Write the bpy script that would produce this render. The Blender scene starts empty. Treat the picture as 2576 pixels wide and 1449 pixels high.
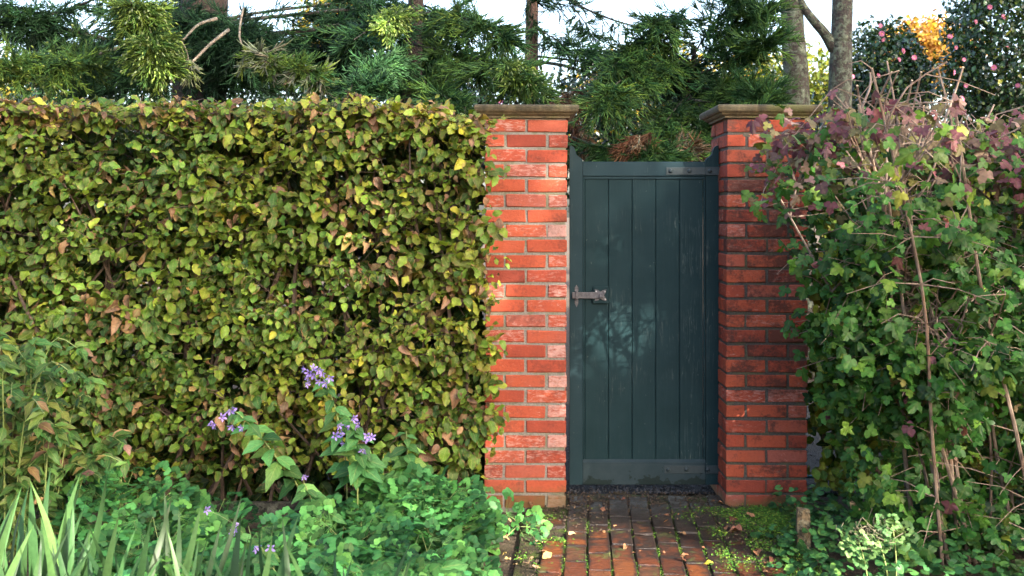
import bpy, math, random
import numpy as np
from mathutils import Vector, Matrix

random.seed(11)
R = np.random.default_rng(11)
sc = bpy.context.scene
COL = sc.collection

# ------------------------------------------------------------------ camera, sky, sun, exposure
CAMY, CAMZ, FPX = -6.0, 1.707, 2640.0          # lens in units of a 2576 px wide frame
cam = bpy.data.cameras.new('camera')
cam.sensor_width = 36.0
cam.lens = FPX / 2576.0 * 36.0
cam.shift_y = -(724.5 - 530.0) / 2576.0
cam.clip_start, cam.clip_end = 0.05, 600.0
cam.dof.use_dof = True
cam.dof.focus_distance = 6.0
cam.dof.aperture_fstop = 4.0
camo = bpy.data.objects.new('camera', cam)
camo.location = (0, CAMY, CAMZ)
camo.rotation_euler = (math.radians(90), 0, 0)
COL.objects.link(camo)
sc.camera = camo

SUN_EL = math.radians(31)
SUN_AZ = math.radians(135)                     # clockwise from +Y: behind the camera, to the right
world = bpy.data.worlds.new('World')
sc.world = world
world.use_nodes = True
wn = world.node_tree
wn.nodes.clear()
sky = wn.nodes.new('ShaderNodeTexSky')
sky.sky_type = 'NISHITA'
sky.sun_disc = False
sky.sun_elevation = SUN_EL
sky.sun_rotation = SUN_AZ
sky.air_density = 1.0
sky.dust_density = 4.0
sky.ozone_density = 0.6
bg = wn.nodes.new('ShaderNodeBackground')
bg.inputs['Strength'].default_value = 0.15
wo = wn.nodes.new('ShaderNodeOutputWorld')
wn.links.new(sky.outputs[0], bg.inputs[0])
wn.links.new(bg.outputs[0], wo.inputs[0])

sd = Vector((math.sin(SUN_AZ) * math.cos(SUN_EL), math.cos(SUN_AZ) * math.cos(SUN_EL), math.sin(SUN_EL)))
sun = bpy.data.lights.new('sun', 'SUN')
sun.energy = 4.4
sun.angle = math.radians(0.5)
sun.color = (1.0, 0.93, 0.80)
suno = bpy.data.objects.new('sun', sun)
suno.rotation_euler = sd.to_track_quat('Z', 'Y').to_euler()
suno.location = (6, -8, 8)
COL.objects.link(suno)

sc.view_settings.view_transform = 'Standard'
sc.view_settings.look = 'None'
sc.view_settings.gamma = 1.0
sc.view_settings.exposure = 2.62
sc.view_settings.use_curve_mapping = False
sc.render.engine = 'CYCLES'
sc.cycles.use_denoising = True
sc.cycles.max_bounces = 6
sc.cycles.diffuse_bounces = 3
sc.cycles.glossy_bounces = 2
sc.cycles.transmission_bounces = 3
sc.cycles.transparent_max_bounces = 4
sc.cycles.caustics_reflective = False
sc.cycles.caustics_refractive = False


# ------------------------------------------------------------------ helpers
def W(xd, yd, Y):
    """a point of the place: sight line through (xd, yd) of a 2576 px wide view, met at depth Y"""
    s = FPX / (Y - CAMY)
    return np.array([(xd - 1288.0) / s, Y, CAMZ + (530.0 - yd) / s])


def nrm(a):
    a = np.asarray(a, float)
    return a / np.maximum(np.linalg.norm(a, axis=-1, keepdims=True), 1e-9)


class NT:
    def __init__(self, name):
        self.mat = bpy.data.materials.new(name)
        self.mat.use_nodes = True
        self.t = self.mat.node_tree
        self.t.nodes.clear()

    def n(self, kind, props=None, **ins):
        nd = self.t.nodes.new('ShaderNode' + kind)
        for k, v in (props or {}).items():
            setattr(nd, k, v)
        for k, v in ins.items():
            key = int(k[1:]) if k[0] == 'i' and k[1:].isdigit() else k.replace('_', ' ')
            self.set(nd.inputs[key], v)
        return nd

    def set(self, sock, v):
        if isinstance(v, bpy.types.NodeSocket):
            self.t.links.new(v, sock)
        elif isinstance(v, (tuple, list)) and len(v) == 3 and sock.type == 'RGBA':
            sock.default_value = (*v, 1.0)
        else:
            sock.default_value = v

    def math(self, op, a, b=0.0, c=0.0, clamp=False):
        return self.n('Math', {'operation': op, 'use_clamp': clamp}, i0=a, i1=b, i2=c).outputs[0]

    def mix(self, f, a, b, blend='MIX'):
        nd = self.n('Mix', {'data_type': 'RGBA', 'blend_type': blend})
        self.set(nd.inputs[0], f)
        self.set(nd.inputs[6], a)
        self.set(nd.inputs[7], b)
        return nd.outputs[2]

    def ramp(self, f, stops, interp='LINEAR'):
        nd = self.n('ValToRGB')
        cr = nd.color_ramp
        cr.interpolation = interp
        while len(cr.elements) < len(stops):
            cr.elements.new(0.5)
        for e, (p, c) in zip(cr.elements, stops):
            e.position = p
            e.color = (*c, 1.0) if len(c) == 3 else c
        self.set(nd.inputs[0], f)
        return nd.outputs[0]

    def step(self, f, lo, hi):
        nd = self.n('MapRange', {'clamp': True})
        self.set(nd.inputs[0], f)
        nd.inputs[1].default_value = lo
        nd.inputs[2].default_value = hi
        return nd.outputs[0]

    def noise(self, vec, scale, detail=4.0, rough=0.55, dist=0.0):
        return self.n('TexNoise', None, Vector=vec, Scale=scale, Detail=detail, Roughness=rough, Distortion=dist).outputs[0]

    def coord(self, which='Object'):
        return self.n('TexCoord').outputs[which]

    def world_pos(self):
        return self.n('NewGeometry').outputs['Position']

    def mapping(self, vec, scale=(1, 1, 1), loc=(0, 0, 0)):
        return self.n('Mapping', None, Vector=vec, Scale=scale, Location=loc).outputs[0]

    def bump(self, h, strength=0.4, dist=0.01, normal=None):
        nd = self.n('Bump', None, Strength=strength, Distance=dist, Height=h)
        if normal is not None:
            self.set(nd.inputs['Normal'], normal)
        return nd.outputs[0]

    def out(self, shader):
        o = self.n('OutputMaterial')
        self.t.links.new(shader, o.inputs[0])
        return self.mat


def pbr(nt, color, rough=0.7, normal=None, metallic=0.0, spec=0.5):
    b = nt.n('BsdfPrincipled', None, Roughness=rough, Metallic=metallic)
    nt.set(b.inputs['Base Color'], color)
    nt.set(b.inputs['Specular IOR Level'], spec)
    if normal is not None:
        nt.set(b.inputs['Normal'], normal)
    return b.outputs[0]


def leaf_mat(name, stops, edge=0.0, edge_col=(0.22, 0.11, 0.05), trans=0.35, rough=0.5, veins=7.0, spots=0.0, spec=0.2, vein_amt=0.18, midrib=0.30):
    """tint and brightness come with each leaf: as a point attribute, or as the object's colour for single leaves"""
    nt = NT(name)
    at = nt.n('Attribute', {'attribute_name': 'leafdata'}).outputs['Color']
    oc = nt.n('ObjectInfo').outputs['Color']
    sep = nt.n('SeparateColor', None, Color=nt.mix(1.0, at, oc, 'ADD'))
    tint, rnd = sep.outputs[0], sep.outputs[1]
    uv = nt.n('Attribute', {'attribute_name': 'leafuv'}).outputs['Color']
    su = nt.n('SeparateColor', None, Color=uv)
    u = nt.math('ABSOLUTE', nt.math('SUBTRACT', su.outputs[0], 0.5))      # 0 midrib .. 0.5 edge
    v = su.outputs[1]
    lb = nt.math('ADD', su.outputs[2], 0.5)
    col = nt.ramp(tint, stops)
    pos = nt.world_pos()
    n1 = nt.noise(pos, 55.0, 3.0)
    bright = nt.math('MULTIPLY_ADD', nt.math('POWER', rnd, 1.4), 1.15, 0.55)
    bright = nt.math('MULTIPLY', nt.math('MULTIPLY', bright, lb), nt.math('MULTIPLY_ADD', n1, 0.7, 0.65))
    col = nt.mix(1.0, col, nt.n('CombineColor', None, Red=bright, Green=bright, Blue=bright).outputs[0], 'MULTIPLY')
    # side veins and pale midrib
    w = nt.math('SINE', nt.math('MULTIPLY', nt.math('SUBTRACT', nt.math('MULTIPLY', v, 1.0), nt.math('MULTIPLY', u, 0.7)), veins * 6.283))
    col = nt.mix(nt.math('MULTIPLY', nt.step(w, 0.3, 1.0), vein_amt), col, (0.0, 0.0, 0.0), 'MULTIPLY')
    mid = nt.step(u, 0.05, 0.0)
    col = nt.mix(nt.math('MULTIPLY', mid, midrib), col, (0.35, 0.35, 0.12))
    if edge > 0:
        e = nt.math('MULTIPLY_ADD', nt.noise(pos, 38.0, 3.0, 0.6), 0.9, nt.math('MULTIPLY', u, 0.75))
        e = nt.math('ADD', e, nt.math('MULTIPLY', tint, 0.12))
        col = nt.mix(nt.math('MULTIPLY', nt.step(e, 0.78, 0.90), edge), col, edge_col)
    if spots > 0:
        s = nt.step(nt.noise(pos, 90.0, 2.0), 0.66, 0.72)
        col = nt.mix(nt.math('MULTIPLY', s, spots), col, (0.10, 0.05, 0.035))
    nb = nt.bump(w, 0.25, 0.002)
    p = pbr(nt, col, rough, nb, spec=spec)
    tr = nt.n('BsdfTranslucent', None, Color=nt.mix(1.0, col, (1.15, 1.25, 0.55), 'MULTIPLY')).outputs[0]
    mx = nt.n('MixShader', None, i0=trans, i1=p, i2=tr).outputs[0]
    return nt.out(mx)


def plain_mat(name, c1, c2, scale=20.0, rough=0.8, bump=0.3, stretch=(1, 1, 1), world_space=False, dist=0.01):
    nt = NT(name)
    p = nt.mapping(nt.world_pos() if world_space else nt.coord(), stretch)
    f = nt.noise(p, scale, 6.0, 0.6)
    col = nt.mix(nt.step(f, 0.3, 0.7), c1, c2)
    return nt.out(pbr(nt, col, rough, nt.bump(f, bump, dist)))


def make_mesh(name, verts, faces, attrs=None, smooth=False, mat=None):
    """faces: list of int arrays (m, k)"""
    me = bpy.data.meshes.new(name)
    verts = np.ascontiguousarray(verts, np.float32)
    me.vertices.add(len(verts))
    me.vertices.foreach_set('co', verts.ravel())
    faces = [np.asarray(f, np.int32) for f in faces if len(f)]
    nl = sum(f.size for f in faces)
    npoly = sum(len(f) for f in faces)
    me.loops.add(nl)
    me.polygons.add(npoly)
    me.loops.foreach_set('vertex_index', np.concatenate([f.ravel() for f in faces]))
    tot = np.concatenate([np.full(len(f), f.shape[1], np.int32) for f in faces])
    start = np.concatenate([[0], np.cumsum(tot)[:-1]]).astype(np.int32)
    me.polygons.foreach_set('loop_start', start)
    me.polygons.foreach_set('loop_total', tot)
    me.polygons.foreach_set('use_smooth', np.full(npoly, bool(smooth)))
    for k, a in (attrs or {}).items():
        at = me.attributes.new(k, 'FLOAT_COLOR', 'POINT')
        c = np.zeros((len(verts), 4), np.float32)
        a = np.asarray(a, np.float32)
        c[:, :a.shape[1]] = a
        c[:, 3] = 1.0
        at.data.foreach_set('color', c.ravel())
    me.update(calc_edges=True)
    if mat is not None:
        me.materials.append(mat)
    return me


def put(name, me, parent=None, label=None, cat=None, group=None, kind=None, mtx=None, offset=True):
    o = bpy.data.objects.new(name, me)
    COL.objects.link(o)
    if parent is not None:
        o.parent = parent
    if mtx is not None:
        o.matrix_basis = mtx
    elif parent is not None and offset:
        o.location = -world_loc(parent)
    if label:
        o['label'] = label
    if cat:
        o['category'] = cat
    if group:
        o['group'] = group
    if kind:
        o['kind'] = kind
    o.color = (0, 0, 0, 1)
    return o


def world_loc(o):
    l = Vector(o.location)
    while o.parent is not None:
        o = o.parent
        l += Vector(o.location)
    return l


def root(name, loc, label, cat, group=None):
    o = bpy.data.objects.new(name, None)
    COL.objects.link(o)
    o.location = [float(v) for v in loc]
    o.empty_display_size = 0.1
    o['label'] = label
    o['category'] = cat
    if group:
        o['group'] = group
    return o


class MB:
    """mesh builder in world coordinates"""
    def __init__(self):
        self.v, self.f, self.n = [], {}, 0

    def add(self, v, f):
        v = np.asarray(v, float)
        f = np.asarray(f, int)
        self.v.append(v)
        self.f.setdefault(f.shape[1], []).append(f + self.n)
        self.n += len(v)
        return self

    def box(self, a, b, bev=0.0):
        a, b = np.asarray(a, float), np.asarray(b, float)
        if bev <= 0:
            v = np.array([[(a, b)[i][0], (a, b)[j][1], (a, b)[k][2]] for i in (0, 1) for j in (0, 1) for k in (0, 1)])
            return self.add(v, [(0, 1, 3, 2), (4, 6, 7, 5), (0, 4, 5, 1), (2, 3, 7, 6), (0, 2, 6, 4), (1, 5, 7, 3)])
        v, idx = [], {}
        for sx in (0, 1):
            for sy in (0, 1):
                for sz in (0, 1):
                    s = np.array([sx, sy, sz])
                    c = np.where(s, b, a)
                    inn = np.where(s, -1, 1) * bev
                    for ax in range(3):
                        p = c + inn
                        p[ax] = c[ax]
                        idx[(sx, sy, sz, ax)] = len(v)
                        v.append(p)
        q, t = [], []
        for ax in range(3):
            o1, o2 = (ax + 1) % 3, (ax + 2) % 3
            for s in (0, 1):
                r = []
                for (p1, p2) in ((0, 0), (1, 0), (1, 1), (0, 1)):
                    k = [0, 0, 0]
                    k[ax], k[o1], k[o2] = s, p1, p2
                    r.append(idx[(*k, ax)])
                q.append(r if s else r[::-1])
            for p1 in (0, 1):
                for p2 in (0, 1):
                    k0, k1 = [0, 0, 0], [0, 0, 0]
                    k0[ax], k1[ax] = 0, 1
                    for k in (k0, k1):
                        k[o1], k[o2] = p1, p2
                    r = [idx[(*k0, o1)], idx[(*k0, o2)], idx[(*k1, o2)], idx[(*k1, o1)]]
                    q.append(r if (p1 ^ p2) else r[::-1])
        for sx in (0, 1):
            for sy in (0, 1):
                for sz in (0, 1):
                    r = [idx[(sx, sy, sz, ax)] for ax in range(3)]
                    t.append(r if (sx + sy + sz) % 2 else r[::-1])
        base = self.n
        self.add(v, q)
        self.f.setdefault(3, []).append(np.array(t) + base)
        return self

    def prism(self, poly, y0, y1):
        """polygon in (x, z), extruded along y"""
        m = len(poly)
        v = [(x, y0, z) for x, z in poly] + [(x, y1, z) for x, z in poly]
        self.add(v, [(i, (i + 1) % m, m + (i + 1) % m, m + i) for i in range(m)])
        base = self.n - 2 * m
        self.f.setdefault(m, []).append(np.array([list(range(m))[::-1], list(range(m, 2 * m))]) + base)
        return self

    def tube(self, pts, rad, sides=6, cap=True):
        pts = np.asarray(pts, float)
        m = len(pts)
        rad = np.atleast_1d(np.asarray(rad, float))
        rad = np.interp(np.linspace(0, 1, m), np.linspace(0, 1, len(rad)), rad) if len(rad) > 1 else np.full(m, rad[0])
        tan = nrm(np.gradient(pts, axis=0))
        ref = np.array([0.31, 0.87, 0.39])
        a = nrm(np.cross(tan, ref))
        b = np.cross(tan, a)
        ang = np.arange(sides) * 2 * math.pi / sides
        ring = pts[:, None, :] + rad[:, None, None] * (np.cos(ang)[None, :, None] * a[:, None, :] + np.sin(ang)[None, :, None] * b[:, None, :])
        i, j = np.meshgrid(np.arange(m - 1), np.arange(sides), indexing='ij')
        i, j = i.ravel(), j.ravel()
        j2 = (j + 1) % sides
        f = np.stack([i * sides + j, i * sides + j2, (i + 1) * sides + j2, (i + 1) * sides + j], 1)
        self.add(ring.reshape(-1, 3), f)
        if cap:
            base = self.n - m * sides
            self.f.setdefault(sides, []).append(np.array([np.arange(sides)[::-1], np.arange(sides) + (m - 1) * sides]) + base)
        return self

    def dome(self, c, r, axis=(0, -1, 0), rings=3, sides=10, h=1.0):
        ax = nrm(np.array(axis, float))
        a = nrm(np.cross(ax, [0.2, 0.5, 0.8]))
        b = np.cross(ax, a)
        v = []
        for k in range(rings + 1):
            th = (k / (rings + 0.35)) * math.pi / 2
            for s in range(sides):
                ph = s * 2 * math.pi / sides
                v.append(np.array(c) + r * math.cos(th) * (math.cos(ph) * a + math.sin(ph) * b) + r * h * math.sin(th) * ax)
        f = [(k * sides + s, k * sides + (s + 1) % sides, (k + 1) * sides + (s + 1) % sides, (k + 1) * sides + s) for k in range(rings) for s in range(sides)]
        self.add(v, f)
        base = self.n - len(v)
        self.f.setdefault(sides, []).append(np.array([list(range(rings * sides, (rings + 1) * sides))]) + base)
        return self

    def mesh(self, name, mat, smooth=False):
        return make_mesh(name, np.concatenate(self.v), [np.concatenate(x) for x in self.f.values()], smooth=smooth, mat=mat)


def part(name, mb, mat, parent, smooth=False, **kw):
    return put(name, mb.mesh(name, mat, smooth), parent, **kw)


def spline(pts, n=10):
    """Catmull-Rom through the points"""
    p = np.asarray(pts, float)
    if len(p) == 2:
        return p[0] + (p[1] - p[0]) * np.linspace(0, 1, n)[:, None]
    q = np.vstack([2 * p[0] - p[1], p, 2 * p[-1] - p[-2]])
    out = []
    seg = len(p) - 1
    per = max(2, n // seg)
    for i in range(seg):
        t = np.linspace(0, 1, per, endpoint=False)[:, None]
        a, b, c, d = q[i], q[i + 1], q[i + 2], q[i + 3]
        out.append(0.5 * (2 * b + (c - a) * t + (2 * a - 5 * b + 4 * c - d) * t ** 2 + (3 * b - a - 3 * c + d) * t ** 3))
    out.append(p[-1:])
    return np.vstack(out)


# ------------------------------------------------------------------ leaves
class Leaf:
    def __init__(self, v, tris, uv):
        self.v, self.t, self.uv = np.asarray(v, float), np.asarray(tris, int), np.asarray(uv, float)
        self.b = np.full(len(self.v), 0.5)
        self.me = {}

    def mesh(self, mat):
        if mat.name not in self.me:
            a = np.column_stack([self.uv, self.b])
            self.me[mat.name] = make_mesh('leaf', self.v, [self.t], {'leafuv': a}, mat=mat, smooth=True)
        return self.me[mat.name]


def blade_leaf(widths, fold=0.25, curl=0.2, wave=0.0, twist=0.0, teeth=0.0, seed=0):
    """half widths at even stations from stalk to tip, unit length along +Y"""
    r = np.random.default_rng(seed)
    n = len(widths)
    v, uv = [], []
    for i, w in enumerate(widths):
        t = i / (n - 1)
        ww = w * (1 + (teeth if i % 2 else -teeth))
        z0 = -curl * t * t
        tw = twist * (t - 0.3)
        for sgn in (-1, 0, 1):
            x = sgn * ww
            z = z0 + fold * abs(x) + wave * math.sin(t * 9 + sgn * 1.7 + seed) * abs(x) + tw * x
            y = t * (1 - 0.12 * curl) + (0.5 * ww * 0.2 if sgn else 0)
            if i == n - 1 and sgn:
                y = t * (1 - 0.12 * curl)
            v.append((x, y, z))
            uv.append((0.5 + 0.5 * sgn, t))
    tr = []
    for i in range(n - 1):
        for c in (0, 1):
            a = i * 3 + c
            tr += [(a, a + 1, a + 4), (a, a + 4, a + 3)]
    return Leaf(v, tr, uv)


def fan_leaf(ang, rad, cup=0.12, wave=0.05, seed=0, c=(0, 0.0), stalk=0.0):
    """outline given in polar form about the stalk junction"""
    r = np.random.default_rng(seed)
    v = [(c[0], c[1], 0.0)]
    uv = [(0.5, 0.1)]
    for a, q in zip(ang, rad):
        x, y = c[0] + q * math.sin(a), c[1] + q * math.cos(a)
        z = -cup * q * q + wave * r.normal() * q
        v.append((x, y, z))
        uv.append((0.5 + 0.5 * max(-1, min(1, x * 1.2)), max(0, min(1, 0.1 + 0.9 * q))))
    m = len(ang)
    tr = [(0, i + 1, i) for i in range(1, m)]
    if ang[-1] - ang[0] > 6.0:
        tr.append((0, 1, m))
    return Leaf(v, tr, uv)


def joined(leaves, mats):
    v, t, uv, n = [], [], [], 0
    for l, M in zip(leaves, mats):
        p = l.v @ M[:3, :3].T + M[:3, 3]
        v.append(p)
        t.append(l.t + n)
        uv.append(l.uv)
        n += len(p)
    return Leaf(np.vstack(v), np.vstack(t), np.vstack(uv))


def frames(pos, tip, normal, scale):
    y = nrm(tip)
    z = np.asarray(normal, float)
    z = nrm(z - (z * y).sum(-1, keepdims=True) * y)
    x = np.cross(y, z)
    s = np.asarray(scale, float)
    if s.ndim == 1:
        s = s[:, None]
    M = np.zeros((len(pos), 4, 4))
    M[:, :3, 0] = x * s
    M[:, :3, 1] = y * s
    M[:, :3, 2] = z * s
    M[:, :3, 3] = pos
    M[:, 3, 3] = 1
    return M


def stamp_mesh(name, leaves, M, idx, tint, rnd, mat):
    V, F, UV, D, n = [], [], [], [], 0
    for k, l in enumerate(leaves):
        s = np.where(idx == k)[0]
        if not len(s):
            continue
        p = np.einsum('nij,vj->nvi', M[s, :3, :3], l.v) + M[s, None, :3, 3]
        nv = len(l.v)
        F.append((l.t[None] + (np.arange(len(s)) * nv)[:, None, None]).reshape(-1, 3) + n)
        V.append(p.reshape(-1, 3))
        UV.append(np.tile(np.column_stack([l.uv, l.b]), (len(s), 1)))
        D.append(np.repeat(np.column_stack([tint[s], rnd[s], np.zeros(len(s))]), nv, 0))
        n += nv * len(s)
    return make_mesh(name, np.vstack(V), [np.vstack(F)], {'leafuv': np.vstack(UV), 'leafdata': np.vstack(D)}, mat=mat, smooth=True)


def pick_visible(M, n_obj, cell=20.0):
    """the leaves nearest to the viewer in each small patch of the view, biggest first"""
    c = M[:, :3, 3] + 0.4 * M[:, :3, 1]
    s = FPX / (c[:, 1] - CAMY)
    xd, yd = 1288 + c[:, 0] * s, 530 - (c[:, 2] - CAMZ) * s
    inside = (xd > 0) & (xd < 2576) & (yd > 0) & (yd < 1449)
    key = (np.floor(xd / cell) * 1000 + np.floor(yd / cell)).astype(int)
    order = np.argsort(c[:, 1])
    order = order[inside[order]]
    _, first = np.unique(key[order], return_index=True)
    near = order[first]
    size = np.linalg.norm(M[near, :3, 1], axis=1) * s[near]
    facing = np.abs(nrm(M[near, :3, 2])[:, 1])
    near = near[np.argsort(-(size * (0.35 + facing)))]
    pick = np.zeros(len(M), bool)
    pick[near[:n_obj]] = True
    return pick


def foliage(parent, leaves, M, idx, tint, rnd, mat, n_obj=300, name='leaf', rest='foliage', cell=20.0):
    tint = np.clip(tint, 0.0, 1.0)
    rnd = np.clip(rnd, 0.0, 1.0)
    pick = pick_visible(M, n_obj, cell) if n_obj < len(M) else np.ones(len(M), bool)
    off = world_loc(parent)
    for i in np.where(pick)[0]:
        m = Matrix(M[i].tolist())
        m.translation -= off
        o = put(name, leaves[idx[i]].mesh(mat), parent, mtx=m)
        o.color = (float(tint[i]), float(rnd[i]), 0, 1)
    r = ~pick
    if r.any():
        put(rest, stamp_mesh(rest, leaves, M[r], idx[r], tint[r], rnd[r], mat), parent, kind='stuff')


def wob(x, z, seed, f=1.0):
    """smooth field of sines, about -1..1"""
    r = np.random.default_rng(seed)
    s = 0
    for k in range(5):
        a = r.uniform(0, 6.28)
        fr = f * r.uniform(0.6, 2.2)
        s = s + np.sin((x * math.cos(a) + z * math.sin(a)) * fr * 6.28 + r.uniform(0, 6.28))
    return s / 3.2


BEECH = [blade_leaf([0.0, 0.17, 0.26, 0.31, 0.32, 0.29, 0.23, 0.14, 0.0], fold=f, curl=c, wave=w, teeth=0.07, twist=tw, seed=i)
         for i, (f, c, w, tw) in enumerate([(0.25, 0.1, 0.25, 0.1), (0.1, 0.4, 0.3, -0.3), (0.55, 0.25, 0.3, 0.3), (-0.15, 0.45, 0.35, 0.0), (0.35, -0.2, 0.3, 0.4), (1.0, 0.7, 0.5, 0.5)])]
LANCE = [blade_leaf([0.02, 0.15, 0.235, 0.23, 0.175, 0.09, 0.0], fold=f, curl=c, wave=w, teeth=0.10, twist=tw, seed=i)
         for i, (f, c, w, tw) in enumerate([(0.3, 0.3, 0.1, 0.1), (0.2, 0.55, 0.2, -0.2), (0.5, 0.2, 0.1, 0.2)])]
OVAL = [blade_leaf([0.0, 0.24, 0.20, 0.0], fold=f, curl=c) for f, c in ((0.2, 0.15), (0.35, 0.3), (0.05, 0.4))]
_va = np.radians([-150, -128, -112, -92, -80, -58, -40, -26, -12, 0, 12, 26, 40, 58, 80, 92, 112, 128, 150])
_vr = np.array([0.30, 0.46, 0.50, 0.72, 0.78, 0.66, 0.52, 0.82, 0.90, 1.04, 0.90, 0.82, 0.52, 0.66, 0.78, 0.72, 0.50, 0.46, 0.30]) * 0.62
MAPLE = [fan_leaf(_va, _vr * (1 + 0.07 * np.random.default_rng(i).normal(size=len(_vr))), cup=c, wave=w, seed=i, c=(0, 0.32))
         for i, (c, w) in enumerate([(0.35, 0.10), (0.9, 0.14), (0.1, 0.16), (1.6, 0.2)])]
_ra = np.radians([-140, -105, -75, -45, -28, -14, 0, 14, 28, 45, 75, 105, 140])
_rr = np.array([0.28, 0.44, 0.5, 0.52, 0.44, 0.53, 0.55, 0.53, 0.44, 0.52, 0.5, 0.44, 0.28])
ROUNDLET = [fan_leaf(_ra, _rr * (1 + 0.05 * np.random.default_rng(i + 9).normal(size=len(_rr))), cup=0.16, wave=0.02, seed=i, c=(0, 0.3)) for i in range(3)]
_ha = np.radians([-165, -130, -95, -60, -30, 0, 30, 60, 95, 130, 165])
_hr = np.array([0.42, 0.52, 0.5, 0.46, 0.46, 0.56, 0.46, 0.46, 0.5, 0.52, 0.42])
HEART = [fan_leaf(_ha, _hr, cup=c, wave=0.05, seed=i, c=(0, 0.35)) for i, c in enumerate((0.2, 0.6, -0.3))]


def ternate(seed):
    """columbine leaf: three groups of three round lobed leaflets"""
    r = np.random.default_rng(seed)
    ls, ms = [], []
    for g in (-1, 0, 1):
        ga = g * 1.15 + r.normal(0, 0.1)
        gc = np.array([math.sin(ga), math.cos(ga) + 0.15, 0]) * 0.40
        for k in (-1, 0, 1):
            a = ga + k * 0.95 + r.normal(0, 0.1)
            s = 0.345 * (1.1 if k == 0 else 0.92) * r.uniform(0.88, 1.1)
            d = np.array([math.sin(a), math.cos(a), r.normal(-0.1, 0.12)])
            up = np.array([r.normal(0, 0.16), r.normal(0, 0.16), 1.0])
            ms.append(frames((gc + 0.06 * d + [0, 0, r.normal(0, 0.03)])[None], d[None], up[None], np.array([s]))[0])
            ls.append(ROUNDLET[r.integers(3)])
    lf = joined(ls, ms)
    hub = len(lf.v)
    v = np.vstack([lf.v, [(-0.012, 0, -0.01), (0.012, 0, -0.01)]])
    st, n = [], 0
    for l in ls:
        st.append((hub, hub + 1, n))
        n += len(l.v)
    out = Leaf(v, np.vstack([lf.t, st]), np.vstack([lf.uv, [(0.5, 0), (0.5, 0)]]))
    out.b[:hub] = np.concatenate([np.full(len(l.v), r.uniform(0.1, 1.0)) for l in ls])
    return out


TERN = [ternate(i) for i in range(5)]

# ------------------------------------------------------------------ materials
GREENS = [(0.0, (0.014, 0.044, 0.013)), (0.22, (0.046, 0.106, 0.015)), (0.42, (0.115, 0.178, 0.017)), (0.60, (0.205, 0.215, 0.021)),
          (0.74, (0.310, 0.255, 0.018)), (0.84, (0.200, 0.140, 0.045)), (0.92, (0.215, 0.120, 0.066)), (1.0, (0.120, 0.062, 0.036))]
M_BEECH = leaf_mat('beech leaves', GREENS, edge=0.6, edge_col=(0.22, 0.115, 0.055), trans=0.30, rough=0.5, veins=7, spec=0.3)
M_VIB = leaf_mat('guelder leaves', [(0.0, (0.012, 0.048, 0.012)), (0.35, (0.038, 0.118, 0.019)), (0.55, (0.100, 0.175, 0.023)), (0.68, (0.170, 0.170, 0.030)),
                                    (0.78, (0.180, 0.120, 0.085)), (0.88, (0.165, 0.060, 0.070)), (1.0, (0.105, 0.032, 0.050))], edge=0.5, edge_col=(0.16, 0.06, 0.05), trans=0.32, rough=0.45, veins=4, spots=0.5, midrib=0.08)
M_AQUI = leaf_mat('columbine leaves', [(0.0, (0.018, 0.078, 0.028)), (0.5, (0.044, 0.155, 0.038)), (0.85, (0.095, 0.205, 0.036)), (1.0, (0.300, 0.260, 0.040))], trans=0.30, rough=0.5, veins=2, vein_amt=0.08, midrib=0.08)
M_CAMP = leaf_mat('bellflower leaves', [(0.0, (0.035, 0.120, 0.040)), (0.6, (0.075, 0.190, 0.050)), (1.0, (0.160, 0.250, 0.050))], trans=0.3, rough=0.5, veins=6)
M_PERE = leaf_mat('perennial leaves', [(0.0, (0.026, 0.078, 0.018)), (0.45, (0.066, 0.130, 0.026)), (0.7, (0.210, 0.230, 0.050)), (0.85, (0.220, 0.140, 0.050)), (1.0, (0.130, 0.065, 0.060))], edge=0.35, edge_col=(0.15, 0.10, 0.06), trans=0.3, rough=0.5, veins=4)
M_IRIS = leaf_mat('iris blades', [(0.0, (0.018, 0.052, 0.020)), (0.5, (0.038, 0.088, 0.028)), (0.8, (0.062, 0.115, 0.034)), (1.0, (0.105, 0.125, 0.046))], trans=0.28, rough=0.42, veins=0.0, vein_amt=0.0)
M_IVY = leaf_mat('ground cover leaves', [(0.0, (0.014, 0.055, 0.018)), (0.6, (0.035, 0.110, 0.030)), (1.0, (0.085, 0.170, 0.035))], trans=0.2, rough=0.4, veins=2, vein_amt=0.1, midrib=0.08)
M_THAL = leaf_mat('meadow rue leaves', [(0.0, (0.055, 0.140, 0.042)), (1.0, (0.110, 0.190, 0.060))], trans=0.3, rough=0.5, veins=2, vein_amt=0.08, midrib=0.08)
M_MOSS = leaf_mat('moss', [(0.0, (0.022, 0.075, 0.012)), (0.6, (0.060, 0.150, 0.016)), (1.0, (0.170, 0.220, 0.030))], trans=0.2, rough=0.7, veins=1, vein_amt=0.0)
M_CAM = leaf_mat('camellia leaves', [(0.0, (0.010, 0.032, 0.012)), (0.6, (0.026, 0.070, 0.018)), (0.85, (0.110, 0.150, 0.020)), (1.0, (0.260, 0.240, 0.025))], trans=0.18, rough=0.25, veins=3, vein_amt=0.05, spec=0.6)
M_GOLD = leaf_mat('autumn leaves', [(0.0, (0.085, 0.120, 0.018)), (0.5, (0.330, 0.240, 0.024)), (1.0, (0.360, 0.160, 0.050))], trans=0.45, rough=0.6, veins=1, vein_amt=0.0)
M_OAK = leaf_mat('shade tree leaves', [(0.0, (0.030, 0.070, 0.016)), (1.0, (0.090, 0.120, 0.020))], trans=0.25, rough=0.5, veins=1, vein_amt=0.0)
M_DEAD = leaf_mat('fallen leaves', [(0.0, (0.110, 0.040, 0.026)), (0.5, (0.260, 0.130, 0.060)), (0.85, (0.420, 0.270, 0.150)), (1.0, (0.520, 0.440, 0.050))], trans=0.1, rough=0.6, veins=5)
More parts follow.
